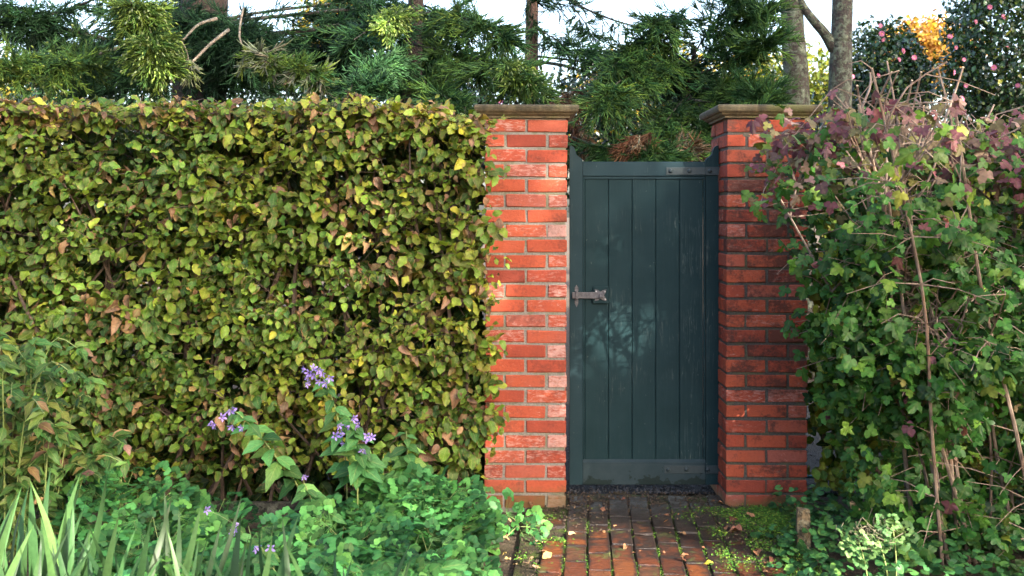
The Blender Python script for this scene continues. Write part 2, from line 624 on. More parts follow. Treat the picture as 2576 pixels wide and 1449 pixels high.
M_CONE = leaf_mat('conifer shoots', [(0.0, (0.010, 0.030, 0.012)), (0.25, (0.026, 0.078, 0.026)), (0.5, (0.068, 0.130, 0.022)), (0.7, (0.115, 0.160, 0.020)), (0.82, (0.150, 0.170, 0.120)), (0.92, (0.170, 0.085, 0.040)), (1.0, (0.110, 0.045, 0.022))], trans=0.15, rough=0.55, veins=1, vein_amt=0.0)


def petal_mat(name, c1, c2):
    nt = NT(name)
    f = nt.noise(nt.coord(), 30.0, 2.0)
    col = nt.mix(nt.step(f, 0.35, 0.65), c1, c2)
    p = pbr(nt, col, 0.55)
    tr = nt.n('BsdfTranslucent', None, Color=col).outputs[0]
    return nt.out(nt.n('MixShader', None, i0=0.3, i1=p, i2=tr).outputs[0])


M_VIOLET = petal_mat('violet petals', (0.30, 0.20, 0.62), (0.42, 0.30, 0.72))
M_PINK = petal_mat('pink petals', (0.62, 0.16, 0.30), (0.72, 0.30, 0.42))
M_POLLEN = plain_mat('pollen', (0.75, 0.45, 0.06), (0.6, 0.3, 0.04), 60)
M_STEM = plain_mat('green stems', (0.12, 0.19, 0.05), (0.20, 0.22, 0.07), 30, 0.6, 0.1)
M_TWIG = plain_mat('hedge twigs', (0.035, 0.022, 0.015), (0.085, 0.054, 0.036), 40, 0.8, 0.4, world_space=True)
M_CUT = plain_mat('pale cut wood', (0.55, 0.42, 0.28), (0.42, 0.30, 0.18), 60, 0.8, 0.2)
M_SEED = plain_mat('seed heads', (0.075, 0.065, 0.038), (0.130, 0.115, 0.068), 60, 0.8, 0.2)


def vib_bark():
    nt = NT('guelder stems')
    p = nt.world_pos()
    f = nt.noise(nt.mapping(p, (1, 1, 0.35)), 45.0, 5.0, 0.65)
    g = nt.noise(p, 7.0, 3.0)
    col = nt.mix(nt.step(f, 0.35, 0.68), (0.085, 0.056, 0.040), (0.270, 0.200, 0.150))
    col = nt.mix(nt.math('MULTIPLY', nt.step(g, 0.52, 0.66), 0.6), col, (0.150, 0.075, 0.040))
    return nt.out(pbr(nt, col, 0.8, nt.bump(f, 0.5, 0.004)))


M_VBARK = vib_bark()


def bark(name, c1, c2, lichen=0.0, stretch=0.22, lc=(0.30, 0.33, 0.25)):
    nt = NT(name)
    p = nt.world_pos()
    f = nt.noise(nt.mapping(p, (1, 1, stretch)), 26.0, 6.0, 0.65)
    col = nt.mix(nt.step(f, 0.35, 0.65), c1, c2)
    h = f
    if lichen > 0:
        g = nt.noise(p, 13.0, 5.0, 0.7, 0.4)
        g2 = nt.noise(p, 40.0, 3.0, 0.6)
        k = nt.step(nt.math('MULTIPLY_ADD', g2, 0.4, g), 0.66, 0.76)
        col = nt.mix(nt.math('MULTIPLY', k, lichen), col, nt.mix(nt.step(g2, 0.4, 0.6), lc, (0.10, 0.12, 0.07)))
        h = nt.math('MULTIPLY_ADD', k, 0.5, f)
    return nt.out(pbr(nt, col, 0.9, nt.bump(h, 0.9, 0.03)))


M_CBARK = bark('cedar bark', (0.050, 0.028, 0.018), (0.150, 0.085, 0.055))
M_OLDBARK = bark('old cedar bark', (0.012, 0.008, 0.006), (0.050, 0.028, 0.018))
M_DARKWOOD = bark('dark limb bark', (0.018, 0.013, 0.011), (0.055, 0.040, 0.032), 0.3)
M_LICHEN = bark('lichened bark', (0.026, 0.019, 0.015), (0.075, 0.058, 0.046), 0.85, 0.5, (0.20, 0.225, 0.165))
M_GREYWOOD = bark('grey dead wood', (0.130, 0.095, 0.065), (0.300, 0.240, 0.180), 0.4)


def brick_mat(name, ramp, grime, pale, moss_h):
    nt = NT(name)
    oi = nt.n('ObjectInfo')
    rnd = oi.outputs['Random']
    oc = nt.n('SeparateColor', None, Color=oi.outputs['Color'])
    pos = nt.world_pos()
    n1 = nt.noise(nt.mapping(pos, (1, 1, 1)), 9.0, 5.0, 0.6)
    n2 = nt.noise(pos, 60.0, 5.0, 0.65)
    n3 = nt.noise(nt.mapping(pos, (1, 1, 3)), 24.0, 6.0, 0.7, 0.6)
    col = nt.ramp(nt.math('ADD', rnd, nt.math('MULTIPLY_ADD', n1, 0.6, -0.3), clamp=True), ramp)
    col = nt.mix(nt.math('MULTIPLY', nt.step(n2, 0.35, 0.75), 0.35), col, (0.140, 0.026, 0.014))
    # lime bloom, strongest on the bricks that carry it in the object's red channel
    ef = nt.math('ADD', n3, nt.math('MULTIPLY_ADD', oc.outputs[0], 0.44, -0.18))
    col = nt.mix(nt.math('MULTIPLY', nt.step(ef, 0.51, 0.70), pale), col, (0.42, 0.24, 0.20))
    # black algae, in its own blotches
    ng = nt.noise(nt.mapping(pos, (1, 1, 1.4)), 5.5, 6.0, 0.72, 0.3)
    g = nt.math('ADD', nt.math('MULTIPLY_ADD', n2, 0.35, ng), nt.math('MULTIPLY', oc.outputs[1], 0.22))
    col = nt.mix(nt.math('MULTIPLY', nt.step(g, 0.72, 0.86), grime), col, (0.030, 0.018, 0.014))
    # pits
    pit = nt.step(nt.noise(pos, 170.0, 2.0), 0.70, 0.74)
    col = nt.mix(nt.math('MULTIPLY', pit, 0.6), col, (0.06, 0.02, 0.015))
    # green film at the foot
    sp = nt.n('SeparateXYZ', None, Vector=pos)
    mz = nt.math('SUBTRACT', nt.math('MULTIPLY_ADD', n3, 0.6, ng), nt.math('MULTIPLY', sp.outputs[2], 1.0 / moss_h))
    col = nt.mix(nt.math('MULTIPLY', nt.step(mz, 0.15, 0.55), 0.65), col, (0.075, 0.070, 0.020))
    h = nt.math('SUBTRACT', nt.math('MULTIPLY_ADD', n3, 0.5, n2), nt.math('MULTIPLY', pit, 0.6))
    return nt.out(pbr(nt, col, 0.82, nt.bump(h, 0.45, 0.006), spec=0.3))


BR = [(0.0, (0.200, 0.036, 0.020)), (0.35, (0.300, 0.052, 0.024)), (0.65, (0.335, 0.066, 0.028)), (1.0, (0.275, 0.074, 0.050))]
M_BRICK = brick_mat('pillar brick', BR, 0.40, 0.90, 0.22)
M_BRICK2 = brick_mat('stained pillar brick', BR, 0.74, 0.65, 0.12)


def mortar_mat(name, a, b, mossy):
    nt = NT(name)
    pos = nt.world_pos()
    f = nt.noise(pos, 90.0, 4.0, 0.6)
    g = nt.noise(pos, 7.0, 4.0, 0.6)
    col = nt.mix(nt.step(f, 0.3, 0.7), a, b)
    col = nt.mix(nt.math('MULTIPLY', nt.step(g, 0.48, 0.62), mossy), col, (0.10, 0.095, 0.03))
    return nt.out(pbr(nt, col, 0.95, nt.bump(f, 0.6, 0.004)))


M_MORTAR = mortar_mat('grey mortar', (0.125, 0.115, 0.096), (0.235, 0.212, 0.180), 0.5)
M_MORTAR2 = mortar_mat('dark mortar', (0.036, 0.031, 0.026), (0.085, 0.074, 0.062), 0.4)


def cap_mat():
    nt = NT('weathered stone')
    pos = nt.world_pos()
    f = nt.noise(pos, 70.0, 5.0, 0.65)
    g = nt.noise(nt.mapping(pos, (1, 1, 0.22)), 24.0, 5.0, 0.75)
    g2 = nt.noise(pos, 6.0, 4.0, 0.6)
    sp = nt.n('SeparateXYZ', None, Vector=pos)
    col = nt.mix(nt.step(g, 0.35, 0.65), (0.165, 0.122, 0.066), (0.060, 0.047, 0.025))
    up = nt.math('ADD', nt.step(sp.outputs[2], 2.262, 2.285), nt.math('MULTIPLY_ADD', g, 1.6, -0.95))
    col = nt.mix(nt.math('MULTIPLY', nt.math('MINIMUM', up, 1.0), 0.85, clamp=True), col, (0.032, 0.026, 0.013))
    col = nt.mix(nt.math('MULTIPLY', nt.step(g2, 0.5, 0.62), 0.5), col, (0.115, 0.115, 0.030))
    col = nt.mix(nt.math('MULTIPLY', nt.step(f, 0.60, 0.70), 0.6), col, (0.035, 0.028, 0.018))
    return nt.out(pbr(nt, col, 0.92, nt.bump(f, 0.6, 0.006)))


M_CAP = cap_mat()


def gate_mat(name, base, fade, scratch=1.0, grain='z'):
    nt = NT(name)
    pos = nt.world_pos()
    st = (1, 1, 0.06) if grain == 'z' else (0.06, 1, 1)
    gr = nt.noise(nt.mapping(pos, st), 90.0, 4.0, 0.6)
    bl = nt.noise(pos, 5.0, 4.0, 0.6)
    col = nt.mix(nt.step(bl, 0.35, 0.7), base, fade)
    col = nt.mix(nt.math('MULTIPLY', nt.step(gr, 0.45, 0.8), 0.25), col, (0.022, 0.036, 0.040))
    # scuffs: thin bright lines along the grain and a few chips
    a = nt.noise(nt.mapping(pos, (9, 1, 0.35), (3.1, 0, 0)), 6.0, 2.0, 0.5, 1.2)
    line = nt.math('SUBTRACT', 1.0, nt.math('MULTIPLY', nt.math('ABSOLUTE', nt.math('SUBTRACT', a, 0.5)), 60.0), clamp=True)
    brk = nt.step(nt.noise(pos, 3.2, 4.0, 0.7), 0.50, 0.66)
    col = nt.mix(nt.math('MULTIPLY', nt.math('MULTIPLY', line, brk), 0.75 * scratch), col, (0.09, 0.11, 0.10))
    chip = nt.step(nt.noise(nt.mapping(pos, (1, 1, 0.5)), 75.0, 2.0, 0.5), 0.73, 0.76)
    col = nt.mix(nt.math('MULTIPLY', chip, 0.4 * scratch), col, (0.16, 0.18, 0.15))
    return nt.out(pbr(nt, col, 0.55, nt.bump(gr, 0.15, 0.002), spec=0.10))


M_GATE = gate_mat('dark teal paint', (0.0074, 0.0218, 0.0248), (0.0112, 0.0285, 0.0320))
M_RAIL = gate_mat('rail paint with sky sheen', (0.0118, 0.0285, 0.0345), (0.0172, 0.0360, 0.0430), 0.8, 'x')  # lighter, bluer teal: sky reflection put into the rail colour


def foot_rail_mat():
    nt = NT('chalky rail paint with peeled patches')
    pos = nt.world_pos()
    bl = nt.noise(nt.mapping(pos, (1, 1, 1)), 9.0, 4.0, 0.6)
    col = nt.mix(nt.step(bl, 0.3, 0.7), (0.0150, 0.0280, 0.0320), (0.0250, 0.0385, 0.0430))
    sp = nt.n('SeparateXYZ', None, Vector=pos)
    n2 = nt.noise(nt.mapping(pos, (1, 1, 1.2)), 7.5, 5.0, 0.65)
    f = nt.math('SUBTRACT', n2, nt.math('MULTIPLY', nt.math('SUBTRACT', sp.outputs[2], 0.082), 1.8))
    col = nt.mix(nt.step(f, 0.44, 0.46), col, (0.0075, 0.0150, 0.0140))
    return nt.out(pbr(nt, col, 0.6, nt.bump(bl, 0.1, 0.003), spec=0.15))


M_FOOT = foot_rail_mat()
M_IRON = plain_mat('painted iron', (0.008, 0.018, 0.021), (0.013, 0.025, 0.029), 60, 0.6, 0.2)
M_STEEL = plain_mat('worn latch iron', (0.035, 0.033, 0.038), (0.100, 0.094, 0.100), 55, 0.5, 0.4)
M_BRIGHT = plain_mat('bare screw metal', (0.22, 0.21, 0.20), (0.34, 0.32, 0.30), 55, 0.4, 0.1)
M_RUST = plain_mat('rusty hinge pin', (0.060, 0.016, 0.010), (0.140, 0.045, 0.022), 80, 0.9, 0.6)


def path_brick_mat():
    nt = NT('path brick')
    rnd = nt.n('ObjectInfo').outputs['Random']
    pos = nt.world_pos()
    n1 = nt.noise(pos, 14.0, 5.0, 0.65)
    n2 = nt.noise(nt.mapping(pos, (0.5, 2.0, 1)), 50.0, 5.0, 0.65)
    col = nt.ramp(rnd, [(0.0, (0.034, 0.010, 0.005)), (0.4, (0.080, 0.022, 0.008)), (0.75, (0.122, 0.036, 0.009)), (1.0, (0.055, 0.026, 0.014))])
    col = nt.mix(nt.math('MULTIPLY', nt.step(n2, 0.40, 0.72), 0.55), col, (0.060, 0.024, 0.014))
    sp = nt.n('SeparateXYZ', None, Vector=pos)
    # trodden soil, thickest by the gate
    ob = nt.n('SeparateXYZ', None, Vector=nt.coord())
    ed = nt.math('MAXIMUM', nt.math('POWER', nt.math('MULTIPLY', nt.math('ABSOLUTE', ob.outputs[0]), 19.2), 4.0), nt.math('POWER', nt.math('MULTIPLY', nt.math('ABSOLUTE', ob.outputs[1]), 8.9), 7.0))
    d = nt.math('ADD', nt.math('ADD', n1, nt.math('MULTIPLY', ed, 0.22)), nt.math('ADD', nt.math('MULTIPLY', sp.outputs[1], 0.36), nt.math('MULTIPLY', sp.outputs[0], 0.20)))
    col = nt.mix(nt.math('MULTIPLY', nt.step(d, 0.25, 0.46), 0.95), col, (0.010, 0.007, 0.006))
    g = nt.noise(pos, 7.0, 5.0, 0.7)
    col = nt.mix(nt.math('MULTIPLY', nt.step(g, 0.58, 0.68), 0.6), col, (0.075, 0.085, 0.020))
    grit = nt.step(nt.noise(pos, 160.0, 2.0), 0.68, 0.72)
    col = nt.mix(nt.math('MULTIPLY', grit, 0.35), col, (0.20, 0.18, 0.16))
    return nt.out(pbr(nt, col, nt.math('MULTIPLY_ADD', n1, 0.7, 0.12), nt.bump(nt.math('MULTIPLY_ADD', n1, 0.8, n2), 0.8, 0.012), spec=0.3))


M_PATHB = path_brick_mat()


def ground_mat(name, a, b, c, green, gcol=(0.05, 0.075, 0.016), bump=1.0):
    nt = NT(name)
    pos = nt.world_pos()
    f = nt.noise(pos, 45.0, 6.0, 0.7)
    g = nt.noise(pos, 9.0, 5.0, 0.65)
    h = nt.noise(nt.mapping(pos, (1.0, 2.2, 1)), 140.0, 3.0, 0.6)
    col = nt.mix(nt.step(f, 0.35, 0.65), a, b)
    col = nt.mix(nt.math('MULTIPLY', nt.step(h, 0.58, 0.68), 0.75), col, c)
    col = nt.mix(nt.math('MULTIPLY', nt.step(g, 0.48, 0.6), green), col, gcol)
    return nt.out(pbr(nt, col, 0.92, nt.bump(nt.math('MULTIPLY_ADD', h, 0.5, f), bump, 0.02), spec=0.25))


M_SOIL = ground_mat('mulched soil', (0.030, 0.020, 0.014), (0.085, 0.058, 0.040), (0.26, 0.20, 0.15), 0.15)
M_JOINT = ground_mat('mossy joints', (0.022, 0.018, 0.010), (0.045, 0.036, 0.018), (0.10, 0.085, 0.05), 0.8, (0.060, 0.085, 0.014))
M_GRAVEL = ground_mat('dark wet gravel', (0.007, 0.007, 0.007), (0.020, 0.019, 0.018), (0.075, 0.07, 0.066), 0.0)
M_STONE = plain_mat('gravel stones', (0.020, 0.020, 0.024), (0.080, 0.076, 0.078), 30, 0.8, 0.4, world_space=True)
M_TEAL = plain_mat('teal hose plastic', (0.020, 0.120, 0.140), (0.030, 0.150, 0.170), 20, 0.4, 0.1)
M_STAKE = bark('grey stake wood', (0.075, 0.050, 0.026), (0.200, 0.140, 0.070), 0.3, 0.12)
M_TIMBER = bark('dark edging timber', (0.012, 0.010, 0.008), (0.034, 0.027, 0.021), 0.2, 0.3)

# ------------------------------------------------------------------ the ground
gx = np.concatenate([np.linspace(-150, -5, 8), np.linspace(-4.5, 5, 60), np.linspace(6, 150, 8)])
gy = np.concatenate([np.linspace(-60, -7, 6), np.linspace(-6, 2.5, 54), np.linspace(4, 250, 10)])
GX, GY = np.meshgrid(gx, gy)
GZ = -0.012 + 0.012 * wob(GX, GY, 3, 0.8) * (np.abs(GX) < 5) * (GY > -6) * (GY < 3)
nx, ny = len(gx), len(gy)
ii, jj = np.meshgrid(np.arange(nx - 1), np.arange(ny - 1))
ii, jj = ii.ravel(), jj.ravel()
quads = np.stack([jj * nx + ii, jj * nx + ii + 1, (jj + 1) * nx + ii + 1, (jj + 1) * nx + ii], 1)
put('ground', make_mesh('ground', np.stack([GX.ravel(), GY.ravel(), GZ.ravel()], 1), [quads], mat=M_SOIL, smooth=True), kind='structure')

# gravel drive beyond the gate
mb = MB().add([(-6, 0.30, 0.006), (9, 0.30, 0.006), (9, 3.2, 0.010), (-6, 3.2, 0.010)], [(0, 1, 2, 3)])
drive = put('gravel_drive', mb.mesh('gravel_drive', M_GRAVEL), kind='structure')
v0 = np.array([(1, 0, 0), (-0.6, 0.9, 0), (-0.5, -0.8, 0.1), (0.1, 0.1, 0.8), (0, 0, -0.5)])
t0 = np.array([(0, 1, 3), (1, 2, 3), (2, 0, 3), (1, 0, 4), (2, 1, 4), (0, 2, 4)])
N = 2600
px = np.where(R.random(N) < 0.6, R.uniform(0.2, 1.35, N), R.uniform(1.6, 3.6, N))
pp = np.stack([px, 0.31 + 1.6 * R.random(N) ** 1.6, np.full(N, 0.010)], 1)
MM = frames(pp, R.normal(size=(N, 3)), R.normal(size=(N, 3)), R.uniform(0.004, 0.014, N))
pv = np.einsum('nij,vj->nvi', MM[:, :3, :3], v0) + MM[:, None, :3, 3]
put('gravel', make_mesh('gravel', pv.reshape(-1, 3), [(t0[None] + (np.arange(N) * 5)[:, None, None]).reshape(-1, 3)], mat=M_STONE), label='dark wet gravel chips scattered beyond and under the gate', cat='gravel', kind='stuff')

# ------------------------------------------------------------------ brick path
PA = math.atan(0.0758)
pdir = np.array([math.sin(PA), math.cos(PA)])
pper = np.array([math.cos(PA), -math.sin(PA)])
p0 = np.array([0.665, -0.35])
path = put('brick_path', None, kind='structure')


def onpath(c, d):
    q = p0 + pper * c + pdir * d
    return q


corners = [onpath(c, d) for c, d in ((-0.60, -2.6), (0.66, -2.6), (0.66, 0.62), (-0.60, 0.62))]
part('joint_bed', MB().add([(q[0], q[1], 0.010) for q in corners], [(0, 1, 2, 3)]), M_JOINT, path)
PB = []
for k in range(8):
    r = np.random.default_rng(50 + k)
    mb = MB().box((-0.0550, -0.1155, 0.0), (0.0550, 0.1155, 0.022), 0.007)
    v = np.concatenate(mb.v)
    v[:, :2] += r.normal(0, 0.0022, (len(v), 2))
    v[:, 2] += r.normal(0, 0.0010, len(v))
    PB.append(make_mesh('brick', v, [np.concatenate(x) for x in mb.f.values()], mat=M_PATHB))
for c in range(11):
    off = [0.0, 0.11, 0.03, 0.15, 0.07, 0.0, 0.12, 0.05, 0.17, 0.09, 0.02][c]
    for d in range(14):
        cc, dd = -0.545 + c * 0.1155, -2.45 + d * 0.2365 + off
        if dd > 0.50 or (c == 0 and d > 6) or (c == 10 and d > 8) or (c == 1 and d in (9, 12)):
            continue
        q = onpath(cc, dd)
        if (q[0] < 0.33 or q[0] > 1.20) and q[1] > -0.12:
            continue
        m = Matrix.Translation((q[0], q[1], 0.004 + random.uniform(-0.003, 0.004))) @ Matrix.Rotation(-PA + random.gauss(0, 0.012), 4, 'Z') @ Matrix.Rotation(random.gauss(0, 0.014), 4, 'X') @ Matrix.Rotation(random.gauss(0, 0.014), 4, 'Y')
        put('brick', random.choice(PB), path, mtx=m)

# ------------------------------------------------------------------ gate pillars
BL = []
for k in range(8):
    r = np.random.default_rng(90 + k)
    mb = MB().box((-0.1130, -0.0530, -0.0350), (0.1130, 0.0530, 0.0350), 0.0040)
    v = np.concatenate(mb.v)
    v += r.normal(0, 0.0015, v.shape)
    BL.append([np.copy(v), [np.concatenate(x) for x in mb.f.values()]])


def pillar(x0, label, bmat, mmat, pale_headers, grime_right, lean):
    rt = root('brick_pillar', (x0 + 0.235, 0.235, 0.0), label, 'gate pillar', 'brick gate pillars')
    rt.rotation_euler = (0, lean, 0)
    meshes = [make_mesh('brick', v, f, mat=bmat) for v, f in BL]
    put('mortar', MB().box((-0.2255, -0.2255, -0.10), (0.2255, 0.2255, 2.237)).mesh('mortar', mmat), rt, offset=False)
    for c in range(26):
        z = 0.043 + c * 0.086
        rows = []
        for s in (-1, 1):
            rows += [(-0.12, s * 0.18, 0), (0.12, s * 0.18, 0), (s * 0.18, 0.0, 1)]
        for (a, b, turned) in rows:
            x, y, tn = (a, b, turned) if c % 2 else (b, a, 1 - turned)
            m = Matrix.Translation((x + random.gauss(0, 0.0012), y + random.gauss(0, 0.0016), z + random.gauss(0, 0.0012)))
            m = m @ Matrix.Rotation((math.pi / 2 if tn else 0) + math.pi * random.randint(0, 1) + random.gauss(0, 0.005), 4, 'Z') @ Matrix.Rotation(random.gauss(0, 0.005), 4, 'X' if tn else 'Y')
            o = put('brick', random.choice(meshes), rt, mtx=m)
            header = tn == 1 and y < 0
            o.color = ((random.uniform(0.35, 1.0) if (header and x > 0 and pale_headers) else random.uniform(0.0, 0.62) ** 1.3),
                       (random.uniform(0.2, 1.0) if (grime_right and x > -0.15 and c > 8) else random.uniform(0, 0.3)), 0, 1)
    # stone cap: square mouldings lofted from the brickwork up
    prof = [(0.215, 2.2365), (0.246, 2.2370), (0.248, 2.2480), (0.256, 2.2500), (0.268, 2.2570), (0.274, 2.2640), (0.276, 2.2660), (0.282, 2.2665), (0.287, 2.2690), (0.293, 2.2750),
            (0.2970, 2.2840), (0.2985, 2.2930), (0.2965, 2.3020), (0.291, 2.3075), (0.280, 2.3095), (0.15, 2.3150), (0.001, 2.3180)]
    v = [(sx * h, sy * h, z) for h, z in prof for sx, sy in ((-1, -1), (1, -1), (1, 1), (-1, 1))]
    f = [(4 * i + k, 4 * i + (k + 1) % 4, 4 * i + 4 + (k + 1) % 4, 4 * i + 4 + k) for i in range(len(prof) - 1) for k in range(4)]
    put('cap', make_mesh('cap', np.array(v), [f], mat=M_CAP), rt, label='weathered moulded stone cap with dark lichen', offset=False)
    return rt


pillar(-0.161, 'red brick gate pillar with stone cap, half hidden by the clipped hedge', M_BRICK, M_MORTAR, True, False, 0.004)
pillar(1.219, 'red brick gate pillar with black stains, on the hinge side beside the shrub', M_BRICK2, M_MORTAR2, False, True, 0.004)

# ------------------------------------------------------------------ gate
GY0 = 0.235


def gp(xd, yd):
    p = W(xd, yd, GY0)
    return p[0], p[2]


gx0, gz0 = gp(1433, 1218)
gx1, gz1 = gp(1807, 407)
gate = root('garden_gate', ((gx0 + gx1) / 2, GY0, gz0), 'dark teal painted wooden gate of upright boards between the brick pillars', 'gate')
S = 1.0 / 423.4
horn = [(0, 41), (5, 40.2), (10, 36.5), (13.5, 30), (15, 23), (17, 17.5), (22, 13), (27.5, 9.5), (31, 5.5), (32.3, 0), (32.3, -20)]
left = [(gx0 + a * S, gz1 + b * S) for a, b in horn] + [(gx0 + 32.3 * S, gz0), (gx0, gz0)]
part('stile', MB().prism(left, GY0 - 0.012, GY0 + 0.034), M_RAIL, gate)
right = [(gx1 - a * S, gz1 + b * S) for a, b in horn] + [(gx1 - 32.3 * S, gz0), (gx1, gz0)]
part('stile', MB().prism(right[::-1], GY0 - 0.012, GY0 + 0.034), M_GATE, gate)
ix0, ix1 = gx0 + 32.8 * S, gx1 - 32.8 * S
tz = gp(0, 443)[1]
part('top_rail', MB().box((ix0, GY0 - 0.012, tz), (ix1, GY0 + 0.034, gz1), 0.002), M_RAIL, gate)
bz = gp(0, 1162)[1]
part('bottom_rail', MB().box((ix0, GY0 - 0.013, gz0), (ix1, GY0 + 0.034, bz), 0.002), M_FOOT, gate, label='faded bottom rail with dark peeled patches')
# small bead round the boards
part('bead', MB().box((ix0, GY0 - 0.004, tz - 0.0185), (ix1, GY0 + 0.012, tz - 0.0006), 0.003), M_RAIL, gate)
part('bead', MB().add([(ix0, GY0 - 0.0125, bz + 0.0006), (ix1, GY0 - 0.0125, bz + 0.0006), (ix1, GY0 + 0.004, bz + 0.016), (ix0, GY0 + 0.004, bz + 0.016), (ix0, GY0 + 0.02, bz + 0.0006), (ix1, GY0 + 0.02, bz + 0.0006)],
                      [(0, 1, 2, 3), (3, 2, 5, 4), (0, 4, 5, 1)]), M_FOOT, gate)
part('bead', MB().box((ix0, GY0 - 0.004, bz + 0.0165), (ix0 + 0.012, GY0 + 0.012, tz - 0.019), 0.002), M_GATE, gate)
part('bead', MB().box((ix1 - 0.012, GY0 - 0.004, bz + 0.0165), (ix1, GY0 + 0.012, tz - 0.019), 0.002), M_GATE, gate)
xs = np.linspace(ix0 + 0.0125, ix1 - 0.0125, 6)
for k in range(5):
    part('plank', MB().box((xs[k] + 0.0008, GY0 + 0.003 + 0.0008 * (k % 2), bz - 0.01), (xs[k + 1] - 0.0008, GY0 + 0.028, tz + 0.01), 0.0035), M_GATE, gate)


def strap(xa, xb, ya, yb, bolts, pin_y):
    (x0, z1), (x1, z0) = gp(xa, ya), gp(xb, yb)
    st = part('strap_hinge', MB().box((x0, GY0 - 0.0165, z0), (x1, GY0 - 0.0125, z1), 0.0012), M_IRON, gate)
    (x2, _), (x3, _) = gp(1774, ya), gp(1809, ya)
    part('hinge_plate', MB().box((x2, GY0 - 0.0215, z0 - 0.002), (x3, GY0 - 0.0168, z1 + 0.002), 0.0015), M_IRON, st)
    for bx in bolts:
        c = gp(bx, (ya + yb) / 2)
        part('bolt', MB().dome((c[0], GY0 - (0.0215 if bx > 1770 else 0.0165), c[1]), 0.0135, h=0.75), M_IRON, st, smooth=True)
    c = gp(1808.5, pin_y)
    part('hinge_pin', MB().tube([(c[0], GY0 - 0.016, c[1] - 0.035), (c[0], GY0 - 0.016, c[1] + 0.03)], 0.008, 8), M_RUST, st, label='rusty hinge pin')


strap(1675, 1774, 421, 440, (1686, 1733, 1784), 441)
strap(1671, 1772, 1170, 1189, (1680, 1726, 1778), 1192)

# latch: square block, star rosette, bar, knob, keeper
lat = put('latch', None, gate, mtx=Matrix.Identity(4))
(ax, az), (bx_, bz_) = gp(1491, 763), gp(1531, 721)
part('backing_block', MB().box((ax, GY0 - 0.016, az), (bx_, GY0 + 0.0028, bz_), 0.0025), M_GATE, lat)
cx, cz = gp(1510, 742)
star = []
for k in range(16):
    a = math.pi / 4 + k * math.pi / 8
    rr = [0.060, 0.038, 0.024, 0.038][k % 4] * 0.82
    star.append((cx + rr * math.cos(a), cz + rr * math.sin(a)))
part('rosette', MB().prism(star[::-1], GY0 - 0.020, GY0 - 0.0162), M_STEEL, lat)
(lx0, lz1), (lx1, lz0) = gp(1439, 734), gp(1511, 750)
part('latch_bar', MB().box((lx0, GY0 - 0.029, lz0), (lx1, GY0 - 0.0225, lz1), 0.002), M_STEEL, lat)
part('knob', MB().tube([(cx + 0.002, GY0 - 0.0206, cz), (cx + 0.002, GY0 - 0.036, cz)], 0.018, 12).box((cx - 0.009, GY0 - 0.045, cz - 0.011), (cx + 0.013, GY0 - 0.0362, cz + 0.011), 0.003), M_STEEL, lat)
for (sx, sz) in ((-0.026, 0.021), (0.026, 0.021), (0.028, -0.024)):
    part('screw', MB().dome((cx + sx, GY0 - 0.0202, cz + sz), 0.0055, h=0.5, sides=8), M_BRIGHT, lat, smooth=True)
kx, kz = gp(1450, 742)
part('keeper', MB().prism([(kx - 0.010, kz - 0.05), (kx, kz - 0.072), (kx + 0.010, kz - 0.05), (kx + 0.011, kz - 0.026), (kx + 0.008, kz - 0.022), (kx + 0.008, kz + 0.022), (kx + 0.011, kz + 0.026), (kx + 0.010, kz + 0.045), (kx, kz + 0.062), (kx - 0.010, kz + 0.045), (kx - 0.011, kz + 0.026), (kx - 0.008, kz + 0.022), (kx - 0.008, kz - 0.022), (kx - 0.011, kz - 0.026)][::-1], GY0 - 0.0152, GY0 - 0.0125)
     .box((kx - 0.008, GY0 - 0.036, kz - 0.024), (kx + 0.008, GY0 - 0.030, kz + 0.024), 0.0015).box((kx - 0.0078, GY0 - 0.0305, kz - 0.0238), (kx + 0.0078, GY0 - 0.0155, kz - 0.0205)).box((kx - 0.0078, GY0 - 0.0305, kz + 0.0205), (kx + 0.0078, GY0 - 0.0155, kz + 0.0238)), M_STEEL, lat)

# ------------------------------------------------------------------ beech hedge
hedge = root('beech_hedge', (-1.7, 0.15, 0), 'clipped beech hedge turning yellow, with brown-edged leaves, left of the gate', 'hedge')


def hedge_front(x, z):
    y = -0.21 + 0.045 * wob(x, z, 21, 0.55) + 0.02 * wob(x, z, 22, 1.6)
    y = y + 0.12 * np.clip((z - 2.10) / 0.2, 0, 1) ** 2 + 0.05 * np.clip((0.5 - z) / 0.3, 0, 1)
    return y


def twig_leaves(P, D, PN, K, spacing, sizes):
    """K leaves set alternately along each twig P + s D, lying about the plane normal PN"""
    T = len(P)
    k = np.arange(K)
    side = np.where(k % 2 == 0, 1.0, -1.0)
    lat_ = nrm(np.cross(D, PN))
    pos = P[:, None] + D[:, None] * (k[None, :, None] * spacing) + lat_[:, None] * side[None, :, None] * 0.008 + R.normal(0, 0.006, (T, K, 3))
    tip = D[:, None] * 0.55 + lat_[:, None] * side[None, :, None] * R.uniform(0.5, 1.1, (T, K, 1)) + R.normal(0, 0.22, (T, K, 3))
    tip[..., 2] -= 0.22
    tip[..., 1] -= 0.10
    nr = PN[:, None] + R.normal(0, 0.36, (T, K, 3))
    s = sizes[:, None] * R.uniform(0.7, 1.15, (T, K)) * (0.8 + 0.35 * np.sin(np.pi * (k + 0.7) / K))[None]
    return pos.reshape(-1, 3), tip.reshape(-1, 3), nr.reshape(-1, 3), s.reshape(-1)


hp, ht, hn, hs, htw = [], [], [], [], []
